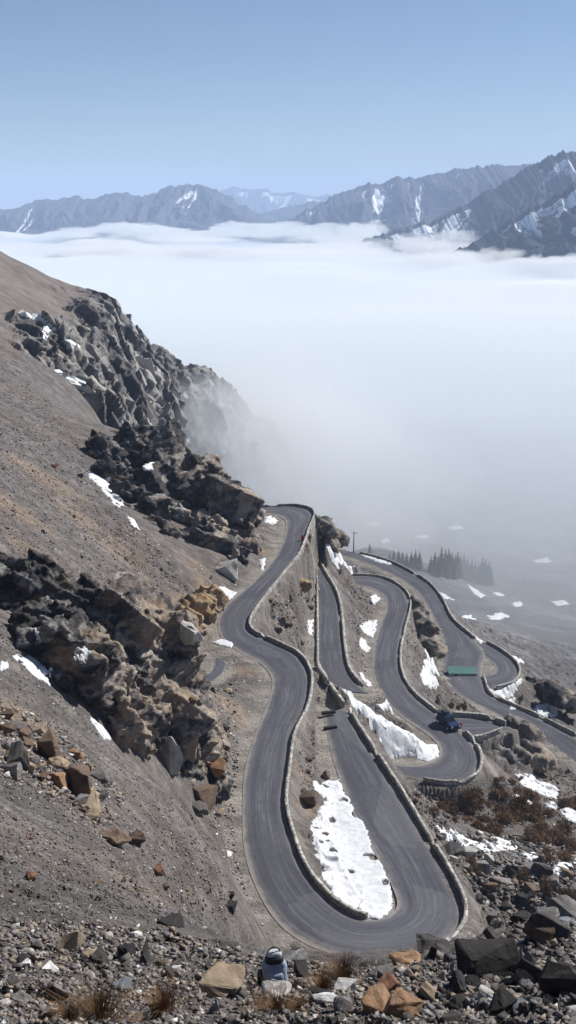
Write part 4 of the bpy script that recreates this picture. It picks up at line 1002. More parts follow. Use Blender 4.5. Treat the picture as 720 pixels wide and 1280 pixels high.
def rock_proto(kind, seed):
    rg_ = np.random.default_rng(seed)
    sc_ = {'block': (1, .85, .8), 'slab': (1, .75, .26), 'wedge': (1, .7, .62), 'cobble': (1, .9, .75), 'shard': (1, .4, .5)}[kind]
    n = {'block': 13, 'slab': 13, 'wedge': 8, 'cobble': 34, 'shard': 8}[kind]
    p = rg_.normal(size=(n, 3)); p /= np.linalg.norm(p, axis=1, keepdims=True)
    if kind in ('block', 'slab'): p = np.sign(p) * np.abs(p) ** 0.55 * rg_.uniform(0.7, 1.0, (n, 1)); p /= np.abs(p).max()
    bm = bmesh.new()
    for q in p * 0.5 * np.array(sc_): bm.verts.new(q)
    r = bmesh.ops.convex_hull(bm, input=bm.verts)
    bmesh.ops.delete(bm, geom=list({v for v in r['geom_interior'] if isinstance(v, bmesh.types.BMVert)}), context='VERTS')
    bmesh.ops.dissolve_limit(bm, angle_limit=0.20, verts=bm.verts, edges=bm.edges)
    bmesh.ops.bevel(bm, geom=list(bm.edges), offset=0.018, segments=1, affect='EDGES', clamp_overlap=True)
    bmesh.ops.triangulate(bm, faces=bm.faces)
    bmesh.ops.subdivide_edges(bm, edges=[e for e in bm.edges if e.calc_length() > 0.09], cuts=2, use_grid_fill=True)
    bmesh.ops.triangulate(bm, faces=bm.faces)
    V = np.array([v.co for v in bm.verts])
    bm.normal_update(); N = np.array([v.normal for v in bm.verts])
    d = 0.030 * fbm(V * 5 + seed, 3, seed) + 0.030 * facets(V * 4.5 + seed, seed, 0.8)[0]
    for v, k, nn in zip(bm.verts, d, N): v.co += Vector(nn * k)
    me = bpy.data.meshes.new('rock'); bm.to_mesh(me); bm.free()
    return me
PROTO = {kd: [rock_proto(kd, 10 * j + 900 + i) for j in range(5)] for i, kd in enumerate(('block', 'slab', 'wedge', 'cobble', 'shard'))}
PM = {}
def rock_mesh(kind, colr, j):
    key = (kind, colr, j % 5)
    if key not in PM:
        me = PROTO[kind][j % 5].copy(); me.materials.clear(); me.materials.append(ROCKM[colr]); PM[key] = me
    return PM[key]
ROCKS = []           # (object, px, colour, kind, zone, size px)
def put_rock(px, py, wpx, hpx, colr, kind, zone, rg_, label=None, rz=None, tilt=None, sink=0.22):
    p = sight(px, py + hpx * 0.35); D = np.linalg.norm(p); s = wpx / F * D
    if D > 700: return None
    z = top_z(p[0], p[1]) if p[2] < -0.1 else p[2]
    o = bpy.data.objects.new('rock', rock_mesh(kind, colr, int(rg_.integers(5)))); COL.objects.link(o)
    h = max(hpx / F * D, 0.25 * s) * 1.1
    base = {'block': .8, 'slab': .26, 'wedge': .62, 'cobble': .75, 'shard': .5}[kind]
    o.scale = (s * 1.12, s * rg_.uniform(0.85, 1.15), h / base / 0.95)
    o.rotation_euler = (rg_.normal(0, .16) if tilt is None else tilt[0], rg_.normal(0, .16) if tilt is None else tilt[1], rg_.uniform(0, 6.28) if rz is None else rz)
    o.location = (p[0], p[1], p[2] + h * (0.5 - sink))
    if label: tag(o, label, 'rock')
    else: ROCKS.append((o, px, colr, kind, zone, wpx))
    o['group'] = zone[1]
    return o
ZF = ('in the rubble of the near shelf', 'stones on the near rubble shelf'); ZR = ('in the block field right of the hairpin', 'blocks in the rubble right of the hairpin'); ZL = ('on the bare grey scree left of the hairpin', 'stones on the left scree')
ZM = ('in the rubble heap below the big dark crag', 'stones heaped on the left scree'); ZC = ('between the big dark crag and the road', 'stones between the big dark crag and the road'); ZI = ('on the slope between the road limbs', 'stones between the road limbs'); ZU = ('on the upper scree left of the upper crag', 'stones on the upper scree'); ZN = ('on the slope below the lower road', 'stones below the lower road')
rg_ = np.random.default_rng(5)
for r in [
 (600,1202,84,52,'black','block',ZF,'huge black block on the shelf edge beside the hairpin wall',0.3), (90,1177,32,27,'tan','wedge',ZF,'tan pointed boulder standing alone on the left of the shelf',0.5),
 (181,1184,28,20,'black','wedge',ZF,'black pyramid shaped stone between the tan boulder and the backpack',None), (125,1197,32,16,'dark grey','slab',ZF,'dark slab leaning beside the tan pointed boulder',None),
 (215,1154,30,13,'black','block',ZL,'black double stone where the scree meets the shelf',None), (200,1087,18,12,'rust','block',ZL,'rust red stone alone in the middle of the scree',None), (170,1048,22,16,'brown','block',ZL,'brown block at the lower end of the slab trail',None),
 (141,1045,44,17,'brown','slab',ZL,'long brown slab beneath the tan rubble heap',None), (38,1095,14,13,'rust','cobble',ZL,'round rust stone near the left picture edge',None), (268,1229,66,34,'tan','block',ZF,'big tan block with a dark front left of the backpack',0.2),
 (259,1256,28,30,'bluish grey','shard',ZF,'bluish upright shard in front of the big tan block',None), (480,1226,44,30,'rust','wedge',ZF,'rust brown wedge left of the huge black block',None), (508,1201,48,13,'orange','slab',ZF,'thin orange slab lying at the foot of the road',0.2),
 (470,1252,44,30,'orange','block',ZF,'left one of the two big orange blocks at the bottom edge',None), (503,1258,42,30,'orange','block',ZF,'right one of the two big orange blocks at the bottom edge',None), (541,1241,34,18,'tan','slab',ZF,'tan slab between the orange blocks and the pale slab',None),
 (615,1246,40,13,'pale','slab',ZF,'long pale slab in the shadow below the huge black block',2.6), (565,1244,16,22,'tan','shard',ZF,'small tan shard standing beside the pale slab',None), (377,1213,26,18,'black','block',ZF,'black block right beside the backpack',None),
 (345,1240,44,11,'pale','slab',ZF,'flat pale slab lying in front of the backpack',0.0), (372,1196,26,16,'pale','slab',ZF,'pale tilted slab behind the black block by the backpack',0.6), (706,1140,50,32,'grey','block',ZR,'large pale grey block at the right picture edge',None), (690,1166,56,34,'dark grey','block',ZR,'large dark block below the pale grey one at the right edge',None),
 (654,1200,22,34,'grey','slab',ZF,'grey slab standing on edge right of the huge black block',None), (700,1228,44,40,'black','block',ZF,'black block in the bottom right corner',None), (545,1185,56,7,'dark grey','slab',ZF,'long thin dark slab on the rim under the hairpin',0.1), (540,1190,15,22,'black','block',ZF,'upright black stone on the rim under the hairpin',None),
 (435,1234,30,18,'white','block',ZF,'white angular stone left of the orange blocks',None), (405,1248,32,9,'white','slab',ZF,'white flat slab behind the tall dry tuft',0.3), (65,1210,26,8,'white','slab',ZF,'white slab at the lower left',None), (31,1205,16,8,'white','slab',ZF,'small white slab next to the lower left picture edge',None),
 (170,1169,14,9,'white','cobble',ZF,'white stone right of the tan pointed boulder',None), (222,1211,18,7,'white','slab',ZF,'white slab left of the big tan block',None), (133,1171,16,7,'tan','slab',ZF,'ochre flat stone between tan boulder and white stone',None), (285,1065,16,11,'white','wedge',ZL,'white stone with black underside at the road verge',None),
 (290,1133,18,13,'black','block',ZL,'black stone on the verge at the start of the hairpin',None), (288,1120,13,8,'black','block',ZL,'smaller black stone just above the one on the hairpin verge',None), (564,1212,11,22,'white','shard',ZF,'white upright shard in front of the huge black block',None), (552,1222,12,20,'pale','shard',ZF,'pale upright shard left of the white one',None),
 (238,925,24,58,'tan','shard',ZC,'tall tan slab standing against the end of the big dark crag',0.4), (274,956,30,24,'orange','block',ZC,'ochre boulder beside the road under the big crag',None), (256,992,36,30,'brown','block',ZC,'brown tilted block at the lowest tip of the big crag',None), (248,1010,26,14,'dark grey','block',ZC,'dark block under the brown tilted one',None),
 (408,968,10,11,'brown','block',ZI,'brown stone at the upper tip of the hairpin snow',None), (405,1040,13,10,'brown','wedge',ZI,'brown stone lying on the hairpin snow',None), (385,997,32,22,'brown','wedge',ZI,'brown boulder at the left rim of the hairpin snow',None),
 (103,975,54,52,'brown','block',ZM,'big brown boulder in the middle of the rubble heap',None), (116,1004,44,36,'tan','wedge',ZM,'big tan boulder at the foot of the rubble heap',None), (60,935,40,34,'brown','block',ZM,'brown block on the crest of the rubble heap',None), (18,945,36,34,'dark grey','block',ZM,'dark block at the left end of the rubble heap',None),
 (262,720,7,9,'rust','shard',ZC,'red shard at the foot of the upper crag',None), (288,712,34,24,'pale','block',ZC,'pale broken block at the roadside foot of the upper crag',None),
 (240,790,40,30,'pale','slab',ZC,'pale grey slab beside the ochre cut bank',None), (212,940,40,46,'pale','block',ZC,'pale cracked block near the lower tip of the big dark crag',None)]:
    put_rock(*r[:7], rg_, label=r[7], rz=r[8])
def scatter(poly, n, smin, smax, cols, kinds, zone, power=2.2):
    P = np.array(poly, float); lo, hi = P.min(0), P.max(0); k = 0; tries = 0
    while k < n and tries < n * 30:
        tries += 1
        x, y = rg_.uniform(lo[0], hi[0]), rg_.uniform(lo[1], hi[1])
        if not in_poly(np.array([x]), np.array([y]), P)[0]: continue
        g = hit(x, y)
        if np.linalg.norm(g) > 60 and near_road(g[0], g[1]) < 0.9: continue
        s = smin + (smax - smin) * rg_.random() ** power
        c = rg_.choice(len(cols), p=np.array([w for _, w in cols]) / sum(w for _, w in cols)); kd = kinds[int(rg_.integers(len(kinds)))]
        if put_rock(x, y, s, s * rg_.uniform(.4, .75), cols[c][0], kd, zone, rg_): k += 1
def near_road(x, y):
    return min(float(road_near(r, np.array([x]), np.array([y]))[0][0]) for r in ROADS.values())
KA = ('block', 'block', 'wedge', 'slab', 'cobble')
scatter([(0,1165),(200,1170),(330,1200),(430,1210),(640,1180),(720,1130),(720,1285),(0,1285)], 74, 11, 30, [('grey',6),('dark grey',4),('black',2.5),('pale',2.5),('tan',2.2),('brown',2),('bluish grey',1.5)], KA, ZF, 2.0)
scatter([(560,1195),(640,1165),(720,1120),(720,1285),(560,1285)], 22, 14, 46, [('dark grey',4),('black',5),('grey',3),('brown',2)], KA, ZF, 1.6)
scatter([(555,1062),(640,1060),(720,1085),(720,1120),(640,1165),(605,1140),(570,1085)], 52, 9, 28, [('dark grey',4),('black',4),('grey',4),('pale',1.5),('brown',1.5),('bluish grey',1.5)], KA, ZR, 1.8)
scatter([(0,1030),(120,1040),(270,1060),(300,1140),(180,1165),(0,1160)], 26, 5, 12, [('grey',2),('rust',1.5),('dark grey',3),('brown',2),('white',1)], KA, ZL)
scatter([(0,885),(60,905),(150,990),(130,1030),(70,1000),(0,960)], 34, 12, 34, [('tan',4),('brown',4),('dark grey',2),('orange',1.5),('grey',2)], KA, ZM, 1.6)
scatter([(235,860),(295,860),(290,960),(280,1030),(240,1000),(255,930)], 18, 6, 17, [('brown',3),('tan',3),('grey',3),('dark grey',3),('orange',1)], KA, ZC)
scatter([(335,735),(388,750),(392,830),(400,930),(375,1010),(370,900),(392,850),(345,790)], 16, 5, 11, [('brown',3),('dark grey',3),('grey',1)], KA, ZI)
scatter([(0,560),(110,560),(200,690),(130,720),(0,690)], 18, 5, 10, [('rust',1.5),('dark grey',4),('brown',3)], KA, ZU)
scatter([(515,985),(600,985),(545,1030),(580,1075),(555,1070),(500,995)], 12, 5, 13, [('dark grey',3),('grey',3),('brown',2)], KA, ZN)
# labels: look + zone, and where several look alike, their order from the left
by = {}
for o, px, c, kd, zn, s in ROCKS:
    size = 'large' if s > 24 else 'small' if s < 11 else 'middling'
    by.setdefault((size, c, kd, zn), []).append((px, o))
ORD = ['leftmost', 'second from left', 'third from left', 'fourth from left', 'fifth from left', 'sixth from left', 'seventh from left', 'eighth from left']
for (size, c, kd, zn), lst in by.items():
    lst.sort(key=lambda t: t[0])
    for i, (px, o) in enumerate(lst):
        base = f'{size} {c} {kd} {zn[0]}'
        if len(lst) > 1: base += ', ' + (ORD[i] if i < len(lst) - 1 else 'rightmost')
        tag(o, base, 'rock')

# loose gravel and rubble too small to count
def gravel():
    gp = np.random.default_rng(77)
    protos = []
    for j in range(14):
        p = np.sign(gp.normal(size=(8, 3))) * gp.uniform(.25, 1, (8, 3)) * np.array([.5, .36, .22])
        bm = bmesh.new(); [bm.verts.new(q) for q in p]; bmesh.ops.convex_hull(bm, input=bm.verts)
        bmesh.ops.triangulate(bm, faces=bm.faces); bm.verts.index_update()
        protos.append((np.array([v.co for v in bm.verts]), np.array([[v.index for v in f.verts] for f in bm.faces]))); bm.free()
    Vs, Fs, Ts = [], [], []; off = 0
    for poly, n, s0, s1, pw, tone in [
        ([(0,1150),(200,1160),(330,1196),(450,1210),(560,1203),(640,1165),(720,1122),(720,1292),(0,1292)], 12000, 2.0, 12, 3.0, 0.50),
        ([(560,1195),(640,1165),(720,1120),(720,1290),(520,1290)], 2200, 4, 18, 2.2, 0.30),
        ([(0,1175),(200,1180),(330,1205),(450,1214),(720,1150),(720,1292),(0,1292)], 700, 7, 17, 1.6, 0.36),
        ([(0,870),(150,1010),(270,1060),(300,1150),(200,1165),(0,1155)], 9000, 1.3, 6, 4.0, 0.46),
        ([(0,770),(60,830),(110,900),(160,960),(245,1020),(270,1060),(150,1010),(0,870)], 4200, 1.3, 5, 3.8, 0.45),
        ([(0,440),(60,500),(110,560),(0,540)], 900, 1.2, 3.5, 3.0, 0.4),
        ([(100,560),(130,640),(200,720),(250,745),(240,740),(100,560)], 700, 1.3, 4, 3, 0.42),
        ([(0,880),(60,900),(160,1000),(130,1040),(0,970)], 900, 3, 12, 2.0, 0.6),
        ([(555,1040),(720,1050),(720,1140),(640,1168),(600,1130)], 2600, 2.5, 11, 2.0, 0.40),
        ([(330,740),(390,740),(398,860),(420,960),(380,1010),(365,900),(345,790)], 900, 1.5, 4.5, 2.5, 0.5),
        ([(430,700),(470,760),(460,850),(520,900),(480,930),(440,860)], 900, 1.5, 4, 2.5, 0.45),
        ([(500,985),(600,985),(720,960),(720,1040),(560,1030),(600,1120),(560,1080)], 1500, 1.8, 6, 2.2, 0.4),
        ([(240,850),(300,850),(295,1050),(310,1120),(330,1160),(270,1060),(250,980)], 1300, 1.6, 6, 2.4, 0.55),
        ([(0,530),(100,560),(240,740),(150,740),(0,700)], 5000, 1.2, 4.2, 3.6, 0.42),
        ([(510,760),(560,830),(600,890),(540,880),(505,830)], 500, 1.5, 4, 2.5, 0.4)]:
        P = np.array(poly, float); lo, hi = P.min(0), P.max(0)
        q = gp.uniform(lo, hi, (n * 3, 2)); q = q[in_poly(q[:, 0], q[:, 1], P)][:n]
        W = np.array([hit(a, b) for a, b in q]); D = np.linalg.norm(W, axis=1)
        if D.max() > 60:
            over = np.min([road_near(r, W[:, 0], W[:, 1])[0] for r in ROADS.values()], axis=0); ok = (over > 0.8) & (D < 500)
            W, D = W[ok], D[ok]
        for w_, d_ in zip(W, D):
            v, f = protos[int(gp.integers(14))]; s = (s0 + (s1 - s0) * gp.random() ** pw) / F * d_
            a = gp.uniform(0, 6.28); ca, sa = math.cos(a), math.sin(a); b = gp.normal(0, .35); cb, sb = math.cos(b), math.sin(b)
            Rm = np.array([[ca, -sa, 0], [sa, ca, 0], [0, 0, 1]]) @ np.array([[1, 0, 0], [0, cb, -sb], [0, sb, cb]])
            Vs.append((v * s * np.array([1, 1, gp.uniform(.8, 1.6)])) @ Rm.T + w_ + np.array([0, 0, s * 0.12])); Fs.append(f + off); off += len(v)
            Ts.append(np.full(len(v), np.clip(gp.normal(tone, .24), 0, 1)))
    k = NT('gravel'); t = k.attr('tone')
    c = k.ramp(t, [(0.0, (0.03, 0.027, 0.026)), (0.25, (0.075, 0.068, 0.065)), (0.42, (0.16, 0.148, 0.14)), (0.58, (0.22, 0.205, 0.195)), (0.70, (0.25, 0.19, 0.14)), (0.80, (0.33, 0.26, 0.18)), (0.90, (0.36, 0.35, 0.34)), (1.0, (0.60, 0.59, 0.58))])
    c = k.mix(k.ramp(k.noise(9, 6, .7), [(0.4, 0.5), (0.6, 0.0)]), c, (0.09, 0.08, 0.075)); k.color(c)
    o = mesh_np('gravel', np.concatenate(Vs), np.concatenate(Fs), k.m, None, False, {'tone': np.concatenate(Ts)})
    tag(o, 'loose gravel and small stones strewn over the slopes', kind='stuff')
gravel()
# ------------------------------------------------------------------ dry tufts and shrubs
def shrub_mat(name, a, b):
    k = NT(name); k.color(k.mix(k.rnd(), k.ramp(k.noise(6, 4), [(0.3, a), (0.7, b)]), tuple(x * 0.7 for x in a))); k.rough(0.9); return k.m
M['tuft'] = shrub_mat('dry_grass', (0.15, 0.085, 0.042), (0.27, 0.165, 0.085)); M['shrub'] = shrub_mat('dry_shrub', (0.20, 0.135, 0.080), (0.37, 0.26, 0.165))
def tuft_mesh(seed, n, width, spread, hgt):
    g = np.random.default_rng(seed); V = []; Fc = []
    for i in range(n):
        a = g.uniform(0, 6.283); lean = abs(g.normal(0, 1)) * spread; L = hgt * g.uniform(.55, 1.05); r0 = g.uniform(0, .22)
        base = np.array([math.cos(a) * r0, math.sin(a) * r0, -0.05]); d = np.array([math.cos(a + g.normal(0, .5)), math.sin(a + g.normal(0, .5)), 0])
        sd = np.array([-d[1], d[0], 0]) * width * g.uniform(.6, 1.3); m = len(V)
        for t in (0, .4, .75, 1):
            p = base + d * lean * t ** 1.6 * L + np.array([0, 0, L * (t - 0.35 * lean * t * t)]); wd = sd * (1 - t * .9)
            V += [p - wd, p + wd]
        for s in range(3): Fc.append([m + 2 * s, m + 2 * s + 1, m + 2 * s + 3, m + 2 * s + 2])
    me = bpy.data.meshes.new('tuft'); me.from_pydata([tuple(v) for v in V], [], Fc); me.update(); return me
def crown_mesh(seed, n):
    g = np.random.default_rng(seed); V = []; Fc = []
    for i in range(n):                        # twiggy cushion: many short sprigs on a domed, broken volume
        u = g.normal(size=3); u /= np.linalg.norm(u); u[2] = abs(u[2]) * .9
        R = 0.5 * (0.82 + 0.36 * float(vnoise(u[None] * 2.3 + seed, seed)[0])); p = u * R * g.uniform(.45, 1.0)
        if float(vnoise(p[None] * 5 + seed, seed + 3)[0]) < -0.35: continue
        d = u * .6 + g.normal(size=3) * .5; d /= np.linalg.norm(d); sd = np.cross(d, g.normal(size=3)); sd /= np.linalg.norm(sd); L = g.uniform(.05, .13); m = len(V)
        V += [p - sd * .014, p + sd * .014, p + d * L + sd * .006, p + d * L * 1.1]; Fc.append([m, m + 1, m + 2, m + 3])
    me = bpy.data.meshes.new('shrub'); me.from_pydata([tuple(v) for v in V], [], Fc); me.update(); return me
TU = [tuft_mesh(i, 520, .006, .55, .9) for i in range(4)]
for m_ in TU: m_.materials.append(M['tuft'])
SH = [crown_mesh(40 + i, 1500) for i in range(5)]
for m_ in SH: m_.materials.append(M['shrub'])
def plant(px, py, wpx, hpx, kind, label, group, g):
    p = hit(px, py); D = np.linalg.norm(p); s = wpx / F * D
    me = (TU if kind == 'dry_tuft' else SH)[int(g.integers(4))]
    o = bpy.data.objects.new(kind, me); COL.objects.link(o); h = hpx / F * D
    o.location = (p[0], p[1], p[2] - 0.02 * s); o.rotation_euler = (0, 0, g.uniform(0, 6.28))
    o.scale = (s, s, h) if kind == 'dry_tuft' else (s, s, h / 0.5)
    return tag(o, label, 'shrub' if kind != 'dry_tuft' else 'grass tuft', group)
g = np.random.default_rng(9)
for r in [(122,1274,92,44,'wide dark brown tuft at the bottom left'),(205,1262,52,42,'orange brown tuft left of the big tan block'),(428,1226,52,44,'tall brown tuft by the road rim right of the backpack'),(404,1236,36,28,'low brown tuft between the tall tuft and the backpack'),
          (345,1264,54,26,'orange tuft in front of the flat pale slab'),(372,1262,30,16,'small tuft right of the orange one at the bottom edge'),(85,1276,40,28,'small dark tuft left of the wide one')]:
    plant(*r[:4], 'dry_tuft', r[4], 'dry tufts on the near shelf', g)
SHR = []
def shrubs(poly, n, s0, s1, where, group):
    P = np.array(poly, float); lo, hi = P.min(0), P.max(0); k = 0; L = []
    while k < n:
        x, y = g.uniform(lo[0], hi[0]), g.uniform(lo[1], hi[1])
        if not in_poly(np.array([x]), np.array([y]), P)[0]: continue
        q = hit(x, y)
        if np.linalg.norm(q) > 60 and near_road(q[0], q[1]) < 1.0: n -= 0.2; continue
        s = g.uniform(s0, s1); o = plant(x, y + 2, s, s * g.uniform(.5, .75), 'dry_shrub', None, group, g); L.append((x, y, s, o)); k += 1
    L.sort(key=lambda t: t[0])
    N = ['leftmost', 'second from left', 'third from left', 'fourth from left', 'fifth from left', 'sixth from left', 'seventh from left', 'eighth from left', 'ninth from left', 'tenth from left', 'eleventh from left', 'twelfth from left']
    mid = np.median([t[1] for t in L]); rows = {}
    for t in L: rows.setdefault(('upper' if t[1] < mid else 'lower', 'broad' if t[2] > (s0 + s1) / 2 else 'small'), []).append(t)
    for (row, sz), lst in rows.items():
        for i, t in enumerate(lst):
            pos = 'only one' if len(lst) == 1 else 'rightmost' if i == len(lst) - 1 else N[i] if i < len(N) else f'{i + 1}th from left'
            tag(t[3], f'{sz} brown shrub {where}, {row} {pos}', 'shrub')
shrubs([(548,1000),(570,984),(630,972),(660,984),(676,1010),(700,1024),(660,1048),(620,1044),(590,1030),(556,1024)], 84, 9, 24, 'on the slope below the tight bend', 'brown shrubs below the tight bend')
shrubs([(650,1035),(690,1025),(722,1045),(722,1085),(690,1080)], 26, 10, 24, 'at the right edge below the snow', 'brown shrubs at the right edge')
shrubs([(640,1092),(690,1105),(720,1105),(720,1122),(660,1112)], 9, 14, 22, 'among the black blocks', 'brown shrubs among the blocks')
shrubs([(575,1070),(600,1074),(596,1092),(578,1088)], 3, 16, 24, 'beside the hairpin wall in the rubble', 'brown shrubs beside the hairpin wall')
shrubs([(540,1003),(556,1005),(556,1022),(542,1020)], 4, 10, 18, 'left of the snow field', 'brown shrubs left of the snow field')
shrubs([(696,1000),(724,998),(724,1010),(700,1010)], 4, 14, 22, 'high at the right edge', 'brown shrubs high at the right edge')
shrubs([(556,878),(580,882),(592,890),(575,892)], 7, 7, 12, 'on the bank behind the car', 'brown shrubs behind the car')

# ------------------------------------------------------------------ pines in the mist
k = NT('pine_needles'); k.color(k.ramp(k.noise(4, 4), [(0.3, (0.018, 0.028, 0.022)), (0.7, (0.040, 0.056, 0.040))])); M['needle'] = k.m
M['bark'] = plain('bark', (0.09, 0.065, 0.05), 0.9)
def pine_protos(seed):
    g = np.random.default_rng(seed); bm = bmesh.new()
    tube(bm, [(0, 0, -0.04), (0.004, 0, .3), (0, 0.003, .7), (0, 0, .98)], [.022, .017, .009, .002], 7)
    tr = bpy.data.meshes.new('trunk'); bm.to_mesh(tr); bm.free(); tr.materials.append(M['bark'])
    V = []; Fc = []; nl = 22; low = g.uniform(.06, .14); wid = g.uniform(.19, .27)
    for i in range(nl):
        z = low + (1.0 - low) * i / (nl - 1); R = wid * (1 - (z - low) / (1.0 - low)) ** 0.85 * g.uniform(.78, 1.12) + .006
        nb = 14 if i < 16 else 9; a0 = g.uniform(0, 6.28)
        for b in range(nb):
            if g.random() < .10: continue
            a = a0 + 6.283 * b / nb + g.normal(0, .12); L = R * g.uniform(.7, 1.15); d = np.array([math.cos(a), math.sin(a), 0]); s = np.array([-d[1], d[0], 0])
            dr = g.uniform(.22, .5) * L
            for kx in range(3):
                t0 = .08 + .3 * kx; m = len(V); c = d * L * t0 + np.array([0, 0, z - dr * t0]); e = d * L * min(1.0, t0 + .42) + np.array([0, 0, z - dr * min(1.0, t0 + .42) - .004])
                wv = s * L * (.34 - .07 * kx) * g.uniform(.7, 1.2); h = np.array([0, 0, -.022 * g.uniform(.5, 1.4)])
                V += [c, c * .55 + e * .45 + wv + h, e, c * .55 + e * .45 - wv + h]; Fc.append([m, m + 1, m + 2, m + 3])
    cr = bpy.data.meshes.new('crown'); cr.from_pydata([tuple(v) for v in V], [], Fc); cr.update(); cr.materials.append(M['needle'])
    return tr, cr
PP = [pine_protos(300 + i) for i in range(6)]
def pine(px, py, hpx, label, group, i):
    p = hit(px, py); D = np.linalg.norm(p); s = 1.12 * hpx / F * D
    root = empty('pine_tree', p, g.uniform(0, 6.28)); root.scale = (s * g.uniform(.9, 1.15),) * 2 + (s,)
    for nme, me in zip(('trunk', 'crown'), PP[i % 6]):
        o = bpy.data.objects.new(nme, me); COL.objects.link(o); o.parent = root
    return tag(root, label, 'tree', group)
def clump(lst, where, group):
    lst = sorted(lst); N = ['first', 'second', 'third', 'fourth', 'fifth', 'sixth', 'seventh', 'eighth', 'ninth', 'tenth', 'eleventh', 'twelfth', 'thirteenth', 'fourteenth', 'fifteenth', 'sixteenth', 'seventeenth']
    for i, (x, y, h) in enumerate(lst):
        pine(x, y, h, f'{"tall" if h > 26 else "short"} dark misty pine in the {where}, {N[i]} from left', group, int(g.integers(6)))
clump([(492,703,15),(498,705,17),(503,704,14),(508,707,16),(514,708,18),(519,709,21),(524,711,22),(487,701,11)], 'small clump nearest the utility pole', 'pines of the small clump')
clump([(538,716,20),(543,717,26),(547,718,24),(551,719,34),(556,719,31),(560,720,33),(564,721,29),(568,722,27),(571,722,31),(575,723,28),(579,724,30),(548,721,22),(558,722,26),(567,724,23),(583,726,26)], 'large middle clump', 'pines of the large middle clump')
clump([(589,727,27),(593,728,24),(597,728,22),(602,730,33),(606,730,30),(610,731,28),(613,732,22)], 'clump farthest right', 'pines of the right clump')
pine(462,692,13,'lone small pine on the verge beside the utility pole',None,2)
pine(424,679,9,'tiny bare looking pine on the knoll of the spur',None,4)

# ------------------------------------------------------------------ utility pole, marker, shed
M['wood'] = plain('pole_wood', (0.085, 0.075, 0.07), 0.9)
p = hit(442, 691); s = np.linalg.norm(p) / F
root = empty('utility_pole', p); tag(root, 'thin dark utility pole with a bent top arm beside the valley road', 'utility pole')
H = 27 * s; bm = bmesh.new(); tube(bm, [(0, 0, -.4), (0, 0, H * .5), (.04, 0, H)], [.16, .14, .11], 8); mesh_bm('post', bm, M['wood'], root)
bm = bmesh.new(); tube(bm, [(-.35, 0, H * .93), (.1, 0, H * .97), (.8, 0, H * .955), (.95, 0, H * .88)], [.07, .08, .07, .06], 6); mesh_bm('cross_arm', bm, M['wood'], root)
bm = bmesh.new()
tube(bm, [(-.28, 0, H * .93), (-.28, 0, H * .985)], [.06, .045], 6); mesh_bm('insulator', bm, plain('porcelain', (.3, .3, .3), .4), root)

def marker(px, py, hpx, label):
    p = sight(px, py); s = np.linalg.norm(p) / F; h = hpx * s
    root = empty('road_marker', p); tag(root, label, 'road marker')
    bm = bmesh.new(); box(bm, (0, 0, h * .45), (h * .42, h * .14, h * 1.1), bevel=.02); mesh_bm('panel', bm, plain('red_paint', (.55, .05, .035), .5), root)
    bm = bmesh.new(); tube(bm, [(0, .06, -.5), (0, .06, h * 1.05)], .05, 6); mesh_bm('post', bm, M['wood'], root)
marker(378, 676, 7.5, 'small red marker panel on the wall below the summit bend')
marker(576, 909, 5.5, 'small red marker at the wall end beside the dark car')

M['slot'] = plain('dark_iron', (.02, .02, .022), .7)
for xa, ya, xb, yb, lab in ((402, 893, 419, 889, 'upper dark drain bar across the end of the hairpin road'), (405, 912, 421, 908, 'lower dark drain bar across the end of the hairpin road')):
    a = on_level(xa, ya, -65.2); b = on_level(xb, yb, -65.0); c = (a + b) / 2; d = b - a
    o = empty('drain_bar', (c[0], c[1], c[2]), math.atan2(d[1], d[0])); tag(o, lab, 'drain', 'drain bars on the hairpin road')
    L_ = float(np.hypot(d[0], d[1])); bm = bmesh.new(); box(bm, (0, 0, .05), (L_, .5, .34), bevel=.04); mesh_bm('frame', bm, M['slot'], o)
    bm = bmesh.new()
    for q in range(9): box(bm, (-L_ / 2 + L_ * (q + .5) / 9, 0, .235), (.06, .42, .05))
    mesh_bm('grate', bm, M['slot'], o)
gq = hit(578, 843.5); s = np.linalg.norm(gq) / F
root = empty('green_shed', gq, math.radians(-3)); tag(root, 'low shed with a flat teal green roof beside the valley road', 'shed')
W_, Dp = 34 * s, 15 * s; hb = 0.75
M['teal'] = NT('teal_roof'); kk = M['teal']; wv = kk.n('TexWave'); wv.inputs['Scale'].default_value = 2.4; kk.l(kk.tc.outputs['Object'], wv.inputs['Vector'])
kk.color(kk.mix(kk.ramp(kk.noise(.8, 6), [(.4, 0), (.7, .6)]), (.022, .115, .105), (.045, .15, .14))); kk.rough(.6); kk.bump(wv.outputs[0], .5, .06)
M['plaster'] = plain('plaster', (.42, .41, .39), .9)
bm = bmesh.new()
for c, sz in (((0, -Dp * .42, hb / 2), (W_ * .94, .2, hb)), ((0, Dp * .42, hb * .8), (W_ * .94, .2, hb * 1.6)), ((-W_ * .47, 0, hb * .62), (.2, Dp * .84, hb * 1.25)), ((W_ * .47, 0, hb * .62), (.2, Dp * .84, hb * 1.25))): box(bm, c, sz)
mesh_bm('wall', bm, M['plaster'], root)
bm = bmesh.new(); box(bm, (0, 0, hb * 1.42), (W_ * 1.04, Dp * 1.04, .14), Matrix.Rotation(math.atan(hb * .62 / (Dp * .84)), 4, 'X'), .03); mesh_bm('roof', bm, kk.m, root)
bm = bmesh.new(); box(bm, (0, -Dp * .42 - .12, .05), (W_ * 1.05, .6, .5), bevel=.04); mesh_bm('plinth', bm, M['plaster'], root)
bm = bmesh.new(); box(bm, (-W_ * .25, -Dp * .42 - .12, hb * .45), (.9, .06, hb * .8), bevel=.01); mesh_bm('door', bm, M['wood'], root)

